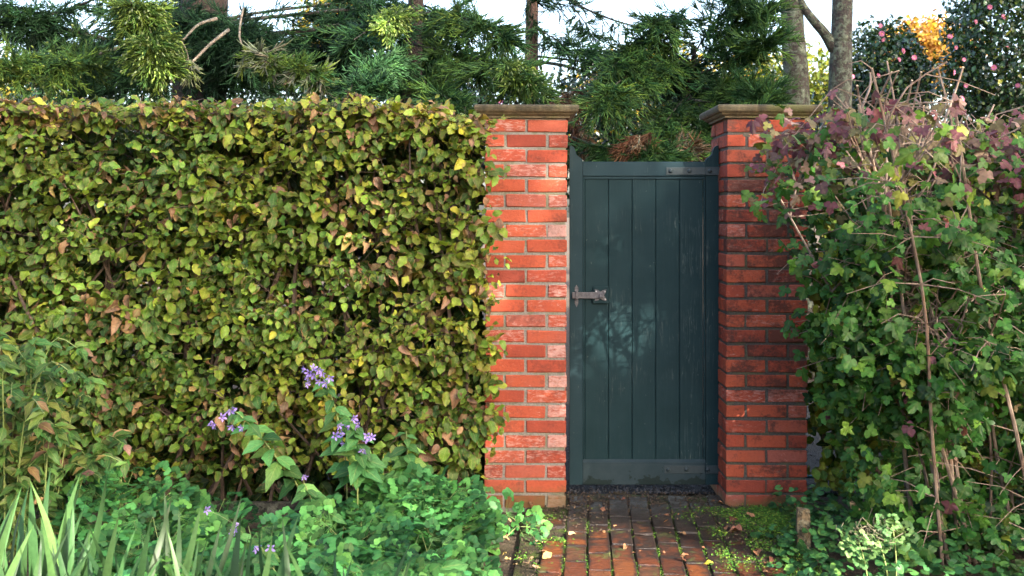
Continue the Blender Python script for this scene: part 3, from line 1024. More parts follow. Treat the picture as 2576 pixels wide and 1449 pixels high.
# the clipped face
T = 2300
x = R.uniform(-3.35, -0.105, T)
z = 0.24 + (2.30 - 0.24) * R.random(T)
dep = np.abs(R.normal(0, 0.055, T)) + (R.random(T) < 0.36) * R.uniform(0.08, 0.40, T)
keep = (wob(x, z, 31, 0.9) + 0.45 * R.normal(size=T) > -0.95) & ((z > 0.5) | (R.random(T) < 0.62))
keep &= ~((x > -0.185) & (dep > 0.10))
x, z, dep = x[keep], z[keep], dep[keep]
z = np.where(x > -0.36, np.minimum(z, 2.17 + 0.02 * R.normal(size=len(z))), z)
x = np.minimum(x, -0.115 - 0.05 * np.clip(1.2 - z, 0, 1) + 0.025 * wob(z, z * 0, 33, 1.1))
y = hedge_front(x, z) + dep
T = len(x)
ang = R.normal(0, 0.55, T) + np.where(R.random(T) < 0.5, 0, np.pi)
D = nrm(np.stack([np.cos(ang), np.full(T, -0.30) + R.normal(0, 0.25, T), np.sin(ang) * 0.9 + 0.1], 1))
PN = nrm(np.stack([R.normal(0, 0.35, T), -0.50 + R.normal(0, 0.28, T), 0.80 + R.normal(0, 0.25, T)], 1))
P = np.stack([x, y, z], 1) - D * 0.07
a = twig_leaves(P, D, PN, 7, 0.026, R.uniform(0.042, 0.084, T))
htw.append((P, D))
for l, q in zip((hp, ht, hn, hs), a):
    l.append(q)
# the top, with stray shoots
T = 560
x = R.uniform(-3.35, -0.14, T)
y = -0.20 + R.random(T) ** 1.3 * 0.75
y = np.where(x > -0.3, np.minimum(y, 0.0), y)
z = 2.255 - 0.075 * np.clip((x + 0.50) / 0.28, 0, 1) + 0.028 * wob(x, y, 35, 0.7) + R.normal(0, 0.022, T) + 0.03 * np.clip(-x - 2.2, 0, 1)
D = nrm(np.stack([R.normal(0, 1, T), R.normal(-0.3, 0.5, T), R.normal(0.35, 0.35, T)], 1))
PN = nrm(np.stack([R.normal(0, 0.35, T), -0.45 + R.normal(0, 0.25, T), 0.85 + R.normal(0, 0.2, T)], 1))
P = np.stack([x, y, z], 1) - D * 0.05
a = twig_leaves(P, D, PN, 6, 0.021, R.uniform(0.042, 0.084, T))
htw.append((P, D))
for l, q in zip((hp, ht, hn, hs), a):
    l.append(q)
hp, ht, hn, hs = (np.concatenate(v) for v in (hp, ht, hn, hs))
ok = ~((hp[:, 0] > -0.20) & (hp[:, 1] > -0.055))
ok &= hp[:, 2] > 0.16
hp, ht, hn, hs = hp[ok], ht[ok], hn[ok], hs[ok]
N = len(hp)
field = wob(hp[:, 0], hp[:, 2], 41, 0.5)
tint = 0.35 + 0.09 * field + 0.095 * (hp[:, 0] + 1.7) / 1.6 + R.normal(0, 0.10, N)
tint += 0.13 * np.clip((hp[:, 2] - 2.12) / 0.12, 0, 1) * (wob(hp[:, 0], hp[:, 2], 44, 0.8) > -0.1)
brown = R.random(N) < (0.025 + 0.13 * (wob(hp[:, 0], hp[:, 2], 42, 0.8) > 0.5) + 0.14 * (hp[:, 2] > 2.18) + 0.05 * (hp[:, 0] > -0.9) + 0.05 * (hp[:, 2] < 0.8))
tint = np.where(brown, R.uniform(0.82, 1.0, N), np.clip(tint, 0.0, 0.80))
idx = R.integers(0, 5, N)
idx = np.where(brown & (R.random(N) < 0.5), 5, idx)
foliage(hedge, BEECH, frames(hp, ht, hn, hs), idx, tint, R.random(N), M_BEECH, 300, cell=22)
mb = MB()
for P, D in htw:
    for i in R.permutation(len(P))[:700]:
        e = P[i] + D[i] * 0.15
        b = P[i] + np.array([R.normal(0, 0.02), 0.06, -0.05]) - D[i] * 0.06
        if b[0] > -0.21:
            continue
        mb.tube([b, P[i] + R.normal(0, 0.004, 3), e], [0.0030, 0.0024, 0.0012], 3, False)
for k in range(130):
    x = R.uniform(-3.3, -0.25)
    b = np.array([x, R.uniform(-0.08, 0.3), 0.0 if k % 3 == 0 else R.uniform(0.3, 1.6)])
    e = b + np.array([R.normal(0, 0.25), R.uniform(-0.2, 0.05), R.uniform(0.45, 1.0)])
    e[0] = min(e[0], -0.25)
    e[2] = min(e[2], 2.22)
    r0 = R.uniform(0.006, 0.02)
    mb.tube(spline([b, (b + e) / 2 + R.normal(0, 0.03, 3), e], 6), np.linspace(r0, r0 * 0.4, 7), 5, False)
part('twigs', mb, M_TWIG, hedge, kind='stuff')
# inner leaves: core shade put into their dark tint, dense to keep daylight out
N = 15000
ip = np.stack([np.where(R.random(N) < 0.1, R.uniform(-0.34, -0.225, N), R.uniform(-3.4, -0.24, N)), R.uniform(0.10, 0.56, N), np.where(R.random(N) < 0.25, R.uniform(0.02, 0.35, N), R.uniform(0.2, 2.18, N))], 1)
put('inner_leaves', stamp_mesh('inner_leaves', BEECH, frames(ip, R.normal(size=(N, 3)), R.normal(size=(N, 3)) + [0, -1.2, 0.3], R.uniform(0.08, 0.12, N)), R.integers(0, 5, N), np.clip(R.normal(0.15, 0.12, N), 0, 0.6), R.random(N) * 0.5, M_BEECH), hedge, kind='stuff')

# the same hedge goes on beyond the hinge pillar, behind the guelder rose
hedge2 = root('beech_hedge', (2.6, 0.2, 0), 'shaded beech hedge beyond the hinge pillar, mostly hidden by the guelder rose', 'hedge')
T = 1100
x = R.uniform(1.76, 3.6, T)
z = R.uniform(0.14, 2.1, T)
y = 0.02 + np.abs(R.normal(0, 0.10, T))
D = nrm(np.stack([R.normal(0, 1, T), R.normal(-0.3, 0.3, T), R.normal(0.1, 0.5, T)], 1))
PN = nrm(np.stack([R.normal(0, 0.25, T), -0.72 + R.normal(0, 0.2, T), 0.62 + R.normal(0, 0.25, T)], 1))
a = twig_leaves(np.stack([x, y, z], 1) - D * 0.07, D, PN, 6, 0.026, R.uniform(0.06, 0.09, T))
sel = (a[0][:, 0] > 1.73)
N = sel.sum()
foliage(hedge2, BEECH, frames(a[0][sel], a[1][sel], a[2][sel], a[3][sel]), R.integers(0, 5, N), np.clip(R.normal(0.42, 0.14, N), 0, 0.85), R.random(N), M_BEECH, 40, cell=22)
mb = MB()
for k in range(40):
    b = np.array([R.uniform(1.8, 3.5), R.uniform(0.1, 0.4), 0.0 if k % 2 else R.uniform(0.3, 1.0)])
    e = b + np.array([R.normal(0, 0.2), R.uniform(-0.15, 0.05), R.uniform(0.6, 1.1)])
    e[0] = max(e[0], 1.8)
    mb.tube(spline([b, (b + e) / 2 + R.normal(0, 0.03, 3), e], 6), [R.uniform(0.008, 0.018), 0.005], 5, False)
part('twigs', mb, M_TWIG, hedge2, kind='stuff')
N = 4200  # inner leaves, tinted darker to stand for the shaded core
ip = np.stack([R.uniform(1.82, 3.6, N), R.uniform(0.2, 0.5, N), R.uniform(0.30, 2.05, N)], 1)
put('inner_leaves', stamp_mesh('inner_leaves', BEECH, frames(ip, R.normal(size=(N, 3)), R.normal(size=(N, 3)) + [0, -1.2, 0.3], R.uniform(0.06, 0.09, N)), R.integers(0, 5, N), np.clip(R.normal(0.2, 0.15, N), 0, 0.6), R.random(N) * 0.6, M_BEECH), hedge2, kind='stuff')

# low timber edging under the hedge
ed = root('garden_edging', (-1.6, -0.02, 0), 'low dark timber edging under the beech hedge', 'edging')
part('board', MB().box((-3.4, -0.045, -0.02), (-1.85, -0.005, 0.045), 0.006), M_TIMBER, ed)
part('board', MB().box((-1.845, -0.04, -0.02), (-0.19, 0.0, 0.048), 0.006), M_TIMBER, ed)
for x in (-2.9, -1.95, -0.9):
    part('peg', MB().box((x - 0.025, 0.002, -0.02), (x + 0.025, 0.05, 0.065), 0.005), M_TIMBER, ed)

# ------------------------------------------------------------------ guelder rose shrub (right)
vib = root('guelder_rose_shrub', (2.25, -0.75, 0), 'large guelder rose shrub with pruned bare stems and purple-tinged lobed leaves', 'shrub')


def shrub_left(z):
    """left outline of the shrub by height"""
    return np.interp(z, [0.0, 0.35, 0.7, 1.1, 1.5, 1.8, 2.1, 2.35], [1.62, 1.62, 1.48, 1.40, 1.30, 1.20, 1.22, 1.36])


stem_pts = []
bases = []
for k in range(25):
    if k < 10:
        b = np.array([R.uniform(2.02, 2.25), R.uniform(-0.95, -0.7), 0.0])
        t = np.array([R.uniform(1.30, 2.05), R.uniform(-1.15, -0.55), R.uniform(1.7, 2.3)])
    else:
        b = np.array([R.uniform(2.0, 3.3), R.uniform(-1.05, -0.5), 0.0])
        t = b + np.array([R.normal(0.0, 0.40), R.normal(-0.05, 0.2), 0])
        t[2] = R.uniform(1.9, 2.42)
    bases.append((b, t))
cuts = []
for b, t in bases:
    mid = b * 0.45 + t * 0.55 + np.array([R.normal(0, 0.06), R.normal(0, 0.06), 0.10])
    p = spline([b, b * 0.75 + t * 0.25 + np.array([R.normal(0, 0.04), 0, 0.12]), mid, t], 12)
    r0 = R.uniform(0.007, 0.0125)
    mb = MB()
    rad = np.linspace(r0, r0 * 0.58, len(p))
    mb.tube(p, rad, 6)
    stem_pts.append(p)
    cuts.append((p[-1], nrm(p[-1] - p[-2]), rad[-1]))
    for f in range(R.integers(4, 8)):
        i = R.integers(len(p) // 2, len(p) - 1)
        d = nrm(np.array([R.normal(0, 0.5), R.normal(-0.15, 0.4), R.uniform(0.7, 1.4)]))
        L = R.uniform(0.12, 0.42)
        L = min(L, (R.uniform(2.25, 2.48) - p[i][2]) / d[2])
        if L < 0.06:
            continue
        e = p[i] + d * L
        q = spline([p[i], p[i] + d * L * 0.5 + R.normal(0, 0.02, 3), e], 5)
        r1 = max(0.0048, rad[i] * R.uniform(0.5, 0.75))
        mb.tube(q, np.linspace(r1, r1 * 0.7, len(q)), 5)
        stem_pts.append(q)
        cuts.append((q[-1], nrm(q[-1] - q[-2]), r1 * 0.7))
    part('stem', mb, M_VBARK, vib)
# pruned stubs over the top
stubs = np.vstack(stem_pts)
stubs = stubs[(stubs[:, 2] > 1.65) & (stubs[:, 2] < 2.25)]
for k in range(62):
    b = stubs[R.integers(len(stubs))]
    d = nrm(np.array([R.normal(0, 0.45), R.normal(-0.25, 0.35), R.uniform(0.6, 1.1)]))
    L = min(R.uniform(0.14, 0.5), (R.uniform(2.22, 2.47) - b[2]) / d[2])
    e = b + d * L
    if e[0] < 1.3 or L < 0.08:
        continue
    r1 = R.uniform(0.0038, 0.0078)
    q = spline([b, (b + e) / 2 + R.normal(0, 0.018, 3), e], 5)
    part('stem', MB().tube(q, np.linspace(r1, r1 * 0.75, len(q)), 5), M_VBARK, vib)
    cuts.append((q[-1], nrm(q[-1] - q[-2]), r1 * 0.75))
# thin side twigs
mb = MB()
vp = []
allp = np.vstack(stem_pts)
for k in range(1150):
    b = allp[R.integers(len(allp))]
    if b[2] < 0.15:
        continue
    d = nrm(np.array([R.normal(-0.15, 0.8), R.normal(-0.20, 0.6), R.normal(0.15, 0.45)]))
    L = R.uniform(0.10, 0.36)
    e = b + d * L + np.array([0, 0, -0.04])
    if e[0] < shrub_left(e[2]) or (e[1] > -0.06 and e[0] < 1.72) or e[2] > 2.36:
        continue
    rb = (b + e) / 2 - np.array([0.68, 0.235, 0.98])
    if np.linalg.norm(rb - (rb @ np.array(sd)) * np.array(sd)) < 0.2 and R.random() < 0.8:  # twigs thinned along the sun's path to the gate
        continue
    mb.tube([b, b + d * L * 0.5 + R.normal(0, 0.01, 3), e], [0.0032, 0.0024, 0.0012], 4, False)
    vp.append((b, e))
part('twigs', mb, M_VBARK, vib, kind='stuff')
for c, d, r in cuts:
    if c[2] > 2.0:
        mbc = MB().tube([c + d * 0.0006, c + d * 0.002], r * 1.02, 6)
        part('cut_end', mbc, M_CUT, vib)
lp, lt, ln, ls = [], [], [], []
for (b, e) in vp:
    n = R.integers(4, 7)
    s = R.uniform(0.35, 1.0, n)
    p = b + (e - b) * s[:, None] + R.normal(0, 0.035, (n, 3))
    lp.append(p)
lp = np.vstack(lp)
N2 = 4800
fz = np.where(R.random(N2) < 0.6, R.uniform(0.12, 2.2, N2), np.where(R.random(N2) < 0.65, R.uniform(0.1, 1.2, N2), R.uniform(1.6, 2.24, N2)))
fx = shrub_left(fz) + 0.10 + R.random(N2) * (3.4 - shrub_left(fz))
fill = np.stack([fx, R.uniform(-0.80, -0.18, N2) - ((fz < 1.35) | (fz > 1.75)) * R.uniform(0, 0.45, N2), fz], 1)
fill = fill[~((fill[:, 1] > -0.10) & (fill[:, 0] < 1.75))]
n3 = 420                                                     # fuller shoulder over the pillar
sh3 = np.stack([1.22 + 0.60 * R.random(n3) ** 0.8, R.uniform(-0.85, -0.30, n3), R.uniform(1.45, 2.25, n3)], 1)
lp = np.vstack([lp, fill, sh3])
N = len(lp)
ok = (lp[:, 0] > shrub_left(lp[:, 2]) - 0.03) & ~((lp[:, 0] < 1.76) & (lp[:, 1] > -0.09)) & (lp[:, 2] < 2.26)
# open windows among the stems
ok &= ~((wob(lp[:, 0], lp[:, 2], 61, 0.9) < -0.35) & (lp[:, 1] < -0.6) & (R.random(N) < 0.85))
ok &= ~((lp[:, 2] > 2.0) & (R.random(N) < 0.05 + 0.6 * (lp[:, 2] - 2.0) / 0.26))
rel = lp - np.array([0.68, 0.235, 0.98])
along = rel @ np.array(sd)
off_ray = np.linalg.norm(rel - along[:, None] * np.array(sd), axis=1)
ok &= ~((off_ray < 0.165) & (R.random(N) < 0.985)) & ~((off_ray < 0.23) & (R.random(N) < 0.75))  # leaves cleared along the sun's path so a dapple reaches the gate
lp = lp[ok]
N = len(lp)
tip = np.stack([R.normal(0, 0.7, N), R.normal(-0.45, 0.5, N), R.normal(-0.55, 0.4, N)], 1)
nr = np.stack([R.normal(0, 0.4, N), -0.62 + R.normal(0, 0.3, N), 0.62 + R.normal(0, 0.35, N)], 1)
sz = R.uniform(0.050, 0.092, N)
hi = np.clip((lp[:, 2] - 1.65) / 0.5, 0, 1)
tint = np.clip(R.normal(0.30, 0.14, N), 0, 0.62)
red = R.random(N) < 0.035 + 0.72 * hi
tint = np.where(red, R.uniform(0.70, 0.98, N), tint + 0.16 * hi)
foliage(vib, MAPLE, frames(lp, tip, nr, sz), R.integers(0, 4, N), tint, R.random(N), M_VIB, 300, cell=26)

# ------------------------------------------------------------------ columbine clumps (left foreground)
AQ = [(W(330, 1190, -0.75), 0.30, 0.30, 'columbine clump at the hedge foot, nearest the yellowing perennial'),
      (W(395, 1310, -1.15), 0.32, 0.24, 'columbine mound behind the iris blades, left of the violet bellflowers'),
      (W(640, 1330, -1.1), 0.32, 0.22, 'columbine mound below the leftmost leaning bellflower'),
      (W(870, 1300, -1.0), 0.32, 0.26, 'columbine mound below the bellflower with the lowest violet cluster'),
      (W(1010, 1195, -0.62), 0.26, 0.34, 'tall columbine clump against the hedge beside the bellflowers'),
      (W(1090, 1215, -0.75), 0.26, 0.26, 'columbine clump near the hedge corner by the brick pillar'),
      (W(700, 1400, -1.6), 0.30, 0.22, 'columbine mound among the sparse iris blades at the front'),
      (W(950, 1400, -1.55), 0.30, 0.22, 'front columbine mound right of the sparse iris blades'),
      (W(1050, 1360, -1.25), 0.27, 0.24, 'columbine mound at the edge of the bare soil by the path'),
      (W(1135, 1435, -1.55), 0.20, 0.20, 'front columbine clump spilling towards the brick path'),
      (W(480, 1420, -1.7), 0.30, 0.22, 'front columbine mound behind the dense iris blades'),
      (W(545, 1262, -0.62), 0.20, 0.2, 'low columbine clump in the dark hollow at the hedge foot'),
      (W(1262, 1262, -0.55), 0.14, 0.26, 'small columbine reaching over the foot of the hedge-side pillar')]
for k, (c, rad, hgt, lab) in enumerate(AQ):
    top = c[2]
    rt = root('columbine', (c[0], c[1], 0), lab, 'columbine', 'columbine clumps left of the path')
    n = int(30 + 240 * rad) if rad > 0.2 else 14
    th = R.uniform(0, 6.283, n)
    rr = rad * np.sqrt(R.random(n)) * 1.15
    hz = np.maximum(0.05, (top + 0.03) * (1 - 0.55 * (rr / rad) ** 2) - np.abs(R.normal(0, 0.07, n)))
    p = np.stack([c[0] + rr * np.cos(th), c[1] + rr * np.sin(th) * 0.85, hz], 1)
    out = np.stack([np.cos(th), np.sin(th) * 0.9 - 0.4, np.full(n, -0.05)], 1) + R.normal(0, 0.35, (n, 3)) * [1, 1, 0.3]
    nr = np.stack([0.30 * np.cos(th) * rr / rad, -0.75 + 0.2 * np.sin(th), np.full(n, 0.8)], 1) + R.normal(0, 0.27, (n, 3))
    M = frames(p, out, nr, R.uniform(0.115, 0.175, n))
    keepp = ~((p[:, 0] > -0.18) & (p[:, 1] > -0.05))
    p, M = p[keepp], M[keepp]
    n = len(p)
    tt = np.clip(R.normal(0.42, 0.22, n), 0, 0.7)
    tt = np.where(R.random(n) < 0.004, 1.0, tt)
    foliage(rt, TERN, M, R.integers(0, 5, n), tt, R.random(n), M_AQUI, 26, cell=34)
    mb = MB()
    for i in range(0, n, 2):
        b = np.array([c[0] + R.normal(0, 0.05), c[1] + R.normal(0, 0.05), 0.0])
        mb.tube([b, (b * 0.4 + p[i] * 0.6) + [0, 0, 0.03], p[i]], [0.0022, 0.0018, 0.0014], 3, False)
    part('stalks', mb, M_STEM, rt, kind='stuff')

# ------------------------------------------------------------------ violet bellflowers


def bell_mesh():
    v, f = [], []
    for k in range(5):
        a = k * 2 * math.pi / 5
        for (rr, zz, da) in ((0.16, 0.0, 0.0), (0.34, 0.42, -0.52), (0.34, 0.42, 0.52), (0.66, 0.80, -0.36), (0.66, 0.80, 0.36), (1.0, 0.86, 0.0)):
            v.append((rr * math.cos(a + da), rr * math.sin(a + da), zz))
        b = 6 * k
        f += [(b, b + 2, b + 1), (b + 1, b + 2, b + 4), (b + 1, b + 4, b + 3), (b + 3, b + 4, b + 5)]
    return make_mesh('flower', np.array(v), [np.array(f)], mat=M_VIOLET)


BELL = bell_mesh()
STYLE = MB().tube([(0, 0, 0.1), (0, 0, 0.8)], 0.06, 4).mesh('style', M_CUT)


def bellflower(label, Y, stem_px, flowers, leaf_from, leaf_n, side_n=0):
    pts = [W(a, b, Y) for a, b in stem_px]
    base = pts[0].copy()
    base[2] = 0
    rt = root('bellflower', base, label, 'bellflower', 'violet bellflowers in front of the hedge')
    sp_ = spline([base] + pts, 14)
    part('stem', MB().tube(sp_, np.linspace(0.005, 0.0025, len(sp_)), 5), M_STEM, rt)
    n = leaf_n
    s = np.linspace(leaf_from, 0.97, n) * (len(sp_) - 1)
    i0 = np.floor(s).astype(int)
    p = sp_[i0] + (sp_[np.minimum(i0 + 1, len(sp_) - 1)] - sp_[i0]) * (s - i0)[:, None]
    az = np.arange(n) * 2.4 + R.normal(0, 0.3, n)
    tip = np.stack([np.cos(az), np.sin(az) * 0.75 - 0.35, R.normal(-0.15, 0.25, n)], 1)
    nr = np.stack([-0.3 * np.cos(az), -0.45 + 0 * az, np.full(n, 0.85)], 1) + R.normal(0, 0.15, (n, 3))
    size = np.interp(np.linspace(0, 1, n), [0, 0.3, 1], [0.145, 0.150, 0.065]) * R.uniform(0.85, 1.15, n)
    foliage(rt, LANCE, frames(p, tip, nr, size), R.integers(0, 3, n), np.clip(R.normal(0.45, 0.2, n), 0, 1), R.random(n), M_CAMP, 10000)
    off = world_loc(rt)
    for (a, b) in flowers:
        q = W(a, b, Y - 0.03 + R.normal(0, 0.02))
        d = Vector((R.normal(0, 0.6), -0.8, R.normal(-0.35, 0.4))).normalized()
        m = Matrix.Translation(Vector(q) - off) @ d.to_track_quat('Z', 'Y').to_matrix().to_4x4() @ Matrix.Rotation(R.uniform(0, 6), 4, 'Z') @ Matrix.Scale(R.uniform(0.020, 0.028), 4)
        fl = put('flower', BELL, rt, mtx=m)
        put('style', STYLE, fl, mtx=Matrix.Identity(4))
        near = sp_[np.argmin(np.linalg.norm(sp_ - q, axis=1))]
        part('flower_stalk', MB().tube([near, (near + q) / 2 + [0, -0.01, 0.012], q], 0.0014, 3), M_STEM, rt)


bellflower('bellflower with its violet cluster highest, in the middle of the hedge foot', -0.62, [(872, 1190), (858, 1090), (838, 1010), (812, 945)],
           [(770, 930), (776, 948), (790, 940), (800, 928), (812, 936), (828, 948), (822, 962), (768, 964), (785, 930), (778, 938), (805, 958)], 0.25, 22)
bellflower('bellflower bearing the widest violet cluster, right of the tallest one', -0.72, [(900, 1230), (905, 1160), (898, 1100), (885, 1060)],
           [(850, 1068), (886, 1052), (905, 1066), (892, 1076), (842, 1096), (868, 1092), (868, 1116), (918, 1102), (934, 1100), (915, 1130), (880, 1070), (926, 1096)], 0.3, 24)
bellflower('bellflower leaning left over the hedge foot with few violet bells', -0.7, [(760, 1245), (715, 1180), (665, 1110), (620, 1060), (585, 1030)],
           [(532, 1058), (541, 1066), (578, 1030), (597, 1028), (585, 1070), (612, 1075), (556, 1050)], 0.25, 26)
bellflower('short bellflower with one violet bell below the clusters', -0.85, [(800, 1300), (785, 1260), (765, 1215)], [(763, 1195)], 0.2, 16)
bellflower('low bellflower with two violet bells behind the iris', -1.3, [(610, 1400), (600, 1360), (592, 1320)], [(602, 1318), (588, 1330), (515, 1282)], 0.2, 12)
bellflower('low bellflower with pale lilac bells at the front of the bed', -1.6, [(675, 1430), (665, 1400), (660, 1380)], [(640, 1375), (678, 1378)], 0.2, 10)
# leafy shoot without flowers against the hedge
bellflower('flowerless serrated leafy shoot beside the hedge corner', -0.55, [(1030, 1210), (1025, 1140), (1022, 1085)], [], 0.2, 18)

# ------------------------------------------------------------------ yellowing perennial at the left edge
per = root('yellowing_perennial', (-2.45, -0.75, 0), 'tall yellowing perennial with arching stems and browned leaves at the hedge foot, leftmost plant', 'perennial plant')
pl, pt, pn, ps = [], [], [], []
for k in range(46):
    b = np.array([R.uniform(-2.95, -2.18), R.uniform(-0.95, -0.55), 0])
    h = R.uniform(0.55, 1.08) * (1.0 if b[0] < -2.4 else 0.75)
    lean = np.array([R.normal(0.06, 0.10), R.normal(-0.12, 0.10), 0])
    p = spline([b, b + lean * 0.3 + [0, 0, h * 0.5], b + lean + [0, 0, h], b + lean * 2.0 + [0, 0, h * 0.97]], 12)
    part('stem', MB().tube(p, np.linspace(0.0042, 0.0015, len(p)), 5), M_STEM, per)
    n = 36
    s = R.uniform(0.06, 1.0, n) * (len(p) - 1.01)
    i0 = s.astype(int)
    q = p[i0] + (p[i0 + 1] - p[i0]) * (s - i0)[:, None]
    az = R.uniform(0, 6.283, n)
    pl.append(q)
    pt.append(np.stack([np.cos(az) + 0.2, np.sin(az) * 0.7 - 0.4, R.normal(-0.25, 0.3, n)], 1))
    pn.append(np.stack([R.normal(0, 0.3, n), -0.5 + R.normal(0, 0.2, n), 0.8 + 0 * az], 1))
    ps.append(R.uniform(0.055, 0.10, n))
pl, pt, pn, ps = (np.concatenate(v) for v in (pl, pt, pn, ps))
n = len(pl)
tt = np.clip(R.normal(0.28, 0.20, n), 0, 0.8)
tt = np.where(R.random(n) < 0.05, R.uniform(0.8, 1, n), tt)
foliage(per, LANCE, frames(pl, pt, pn, ps * np.ones(n)), R.integers(0, 3, n), tt, R.random(n), M_PERE, 300, cell=20)

# ------------------------------------------------------------------ iris fans


def iris_blade(seed):
    r = np.random.default_rng(seed)
    n = 9
    bend, side = r.uniform(0.05, 0.38), r.normal(0, 0.13)
    v, uv = [], []
    for i in range(n):
        t = i / (n - 1)
        w = 0.028 * (1 - 0.15 * t) * (1 if t < 0.55 else max(0.0, math.cos((t - 0.55) / 0.45 * math.pi / 2)) ** 0.9)
        yb = t
        for sgn in (-1, 0, 1):
            v.append((sgn * w + side * t * t, yb, -bend * t ** 2.5 + (0.010 * (1 - t) if sgn == 0 else 0)))
            uv.append((0.5 + 0.12 * sgn + 0.2, t))
    tr = []
    for i in range(n - 1):
        for c in (0, 1):
            a = i * 3 + c
            tr += [(a, a + 1, a + 4), (a, a + 4, a + 3)]
    return Leaf(v, tr, uv)


IRIS = [iris_blade(i) for i in range(6)]
FANS = [(-2.02, -2.05, 13, 0.70, 0.75, 'dense iris fan at the far left edge of the foreground'),
        (-1.80, -2.15, 13, 0.62, 0.80, 'dense iris fan second from the left in the foreground'),
        (-1.88, -1.75, 12, 0.72, 0.45, 'iris fan rising behind the two leftmost front fans'),
        (-1.55, -2.05, 13, 0.66, 0.75, 'dense iris fan in front of the columbine, third of the left group'),
        (-1.34, -1.85, 10, 0.62, 0.35, 'iris fan at the right end of the dense left group'),
        (-1.12, -2.0, 6, 0.60, 0.35, 'sparse iris fan with separate blades before the low bellflower'),
        (-0.86, -2.05, 7, 0.64, 0.35, 'sparse iris fan with crossing blades in the middle foreground'),
        (-0.56, -2.10, 6, 0.52, 0.3, 'thin iris fan, rightmost of the iris in the foreground'),
        (-0.40, -2.15, 4, 0.46, 0.3, 'small few-bladed iris shoot between rightmost fan and path-side columbine')]
for (x, y, n, hh, tn, lab) in FANS:
    rt = root('iris', (x, y, 0), lab, 'iris', 'iris fans in the foreground')
    n += 2 if n > 9 else 1
    s = np.linspace(-1, 1, n) + R.normal(0, 0.12, n)
    p = np.stack([x + s * 0.10, y + R.normal(0, 0.035, n), np.full(n, 0.0)], 1)
    tip = np.stack([s * 0.22 + R.normal(0.05, 0.15, n), R.normal(0.0, 0.12, n), np.full(n, 1.0)], 1)
    nr = np.stack([R.normal(0, 0.45, n), np.full(n, -1.0), np.zeros(n)], 1)
    L = hh * 0.84 * R.uniform(0.68, 1.08, n)
    M = frames(p, tip, nr, L)
    M[:, :3, 0] *= R.uniform(0.75, 1.35, n)[:, None]
    tt = np.clip(R.normal(0.42, 0.2, n) * (0.7 + 0.5 * tn), 0, 0.8)
    foliage(rt, IRIS, M, R.integers(0, 6, n), tt, R.random(n), M_IRIS, 10000, name='blade')

# broad dock-like leaves among the columbine
dock = root('broad_leaved_dock', (-0.42, -1.55, 0), 'broad-leaved dock rosette with wavy leaves among the front columbine', 'dock plant')
n = 11
az = np.linspace(0, 6.0, n)
p = np.stack([-0.42 + 0.03 * np.cos(az), -1.55 + 0.03 * np.sin(az), np.full(n, 0.14)], 1)
tip = np.stack([np.cos(az), np.sin(az) * 0.8 - 0.2, np.full(n, 0.55)], 1)
DOCK = [blade_leaf([0.04, 0.16, 0.25, 0.27, 0.24, 0.15, 0.0], fold=-0.3, curl=0.5, wave=0.4, seed=i) for i in range(3)]
foliage(dock, DOCK, frames(p, tip, np.stack([-0.4 * np.cos(az), -0.5 + 0 * az, 0.8 + 0 * az], 1), R.uniform(0.16, 0.24, n)), R.integers(0, 3, n), R.uniform(0.2, 0.6, n), R.random(n), M_CAMP, 1000)

# ------------------------------------------------------------------ ground cover and moss on the right
N = 2600
q = np.stack([R.uniform(1.22, 3.4, N), R.uniform(-1.7, -0.08, N), np.zeros(N)], 1)
edge = 1.16 + 0.16 * wob(q[:, 1], q[:, 1] * 0, 71, 0.8) - 0.12 * np.clip(-q[:, 1] - 0.9, 0, 1)
edge = np.where(q[:, 1] > -0.5, np.maximum(edge, 1.50 + 0.08 * wob(q[:, 1], q[:, 0], 72, 1.5)), edge + 0.06)
q = q[q[:, 0] > edge]
N = len(q)
q[:, 2] = 0.03 + 0.16 * R.random(N) * np.clip((q[:, 0] - 1.2) * 2.5, 0.15, 1)
tip = np.stack([R.normal(0, 1, N), R.normal(-0.5, 0.8, N), R.normal(-0.15, 0.2, N)], 1)
nr = np.stack([R.normal(0, 0.3, N), -0.4 + R.normal(0, 0.25, N), np.ones(N)], 1)
put('ground_cover', stamp_mesh('ground_cover', HEART, frames(q, tip, nr, R.uniform(0.030, 0.056, N)), R.integers(0, 3, N), np.clip(R.normal(0.45, 0.25, N), 0, 1), R.random(N), M_IVY),
    label='dark green violet-leaved ground cover under the guelder rose', cat='ground cover', kind='stuff')
# moss: foot of the hinge pillar, path edges, joints
pts = []
n = 9000
a = np.stack([R.normal(1.36, 0.20, n), R.normal(-0.22, 0.16, n)], 1)
pts.append(a[(a[:, 1] < -0.006) & (wob(a[:, 0], a[:, 1], 81, 2.0) + R.normal(0, 0.4, n) > -0.2)])
n = 7000
a = np.stack([R.uniform(1.0, 1.5, n), R.uniform(-1.2, -0.1, n)], 1)
pts.append(a[wob(a[:, 0], a[:, 1], 82, 2.4) + 0.25 * R.normal(size=n) > 0.55])
n = 6000
a = np.stack([R.uniform(0.02, 0.45, n), R.uniform(-1.0, -0.01, n)], 1)
pts.append(a[wob(a[:, 0], a[:, 1], 83, 2.6) + 0.25 * R.normal(size=n) > 0.72])
n = 7000                                                     # in the joints
c = R.integers(0, 11, n)
q = (p0[None] + pper[None] * (-0.545 + (c + 0.5) * 0.1155 + R.normal(0, 0.0055, n))[:, None] + pdir[None] * R.uniform(-1.4, 0.05, n)[:, None])
pts.append(q[wob(q[:, 0], q[:, 1], 84, 1.7) + 0.2 * R.normal(size=n) > 0.15])
jn = len(pts[-1])
n = 9000                                                     # thick along the right edge
a = np.stack([R.uniform(0.92, 1.45, n), R.uniform(-1.3, -0.05, n)], 1)
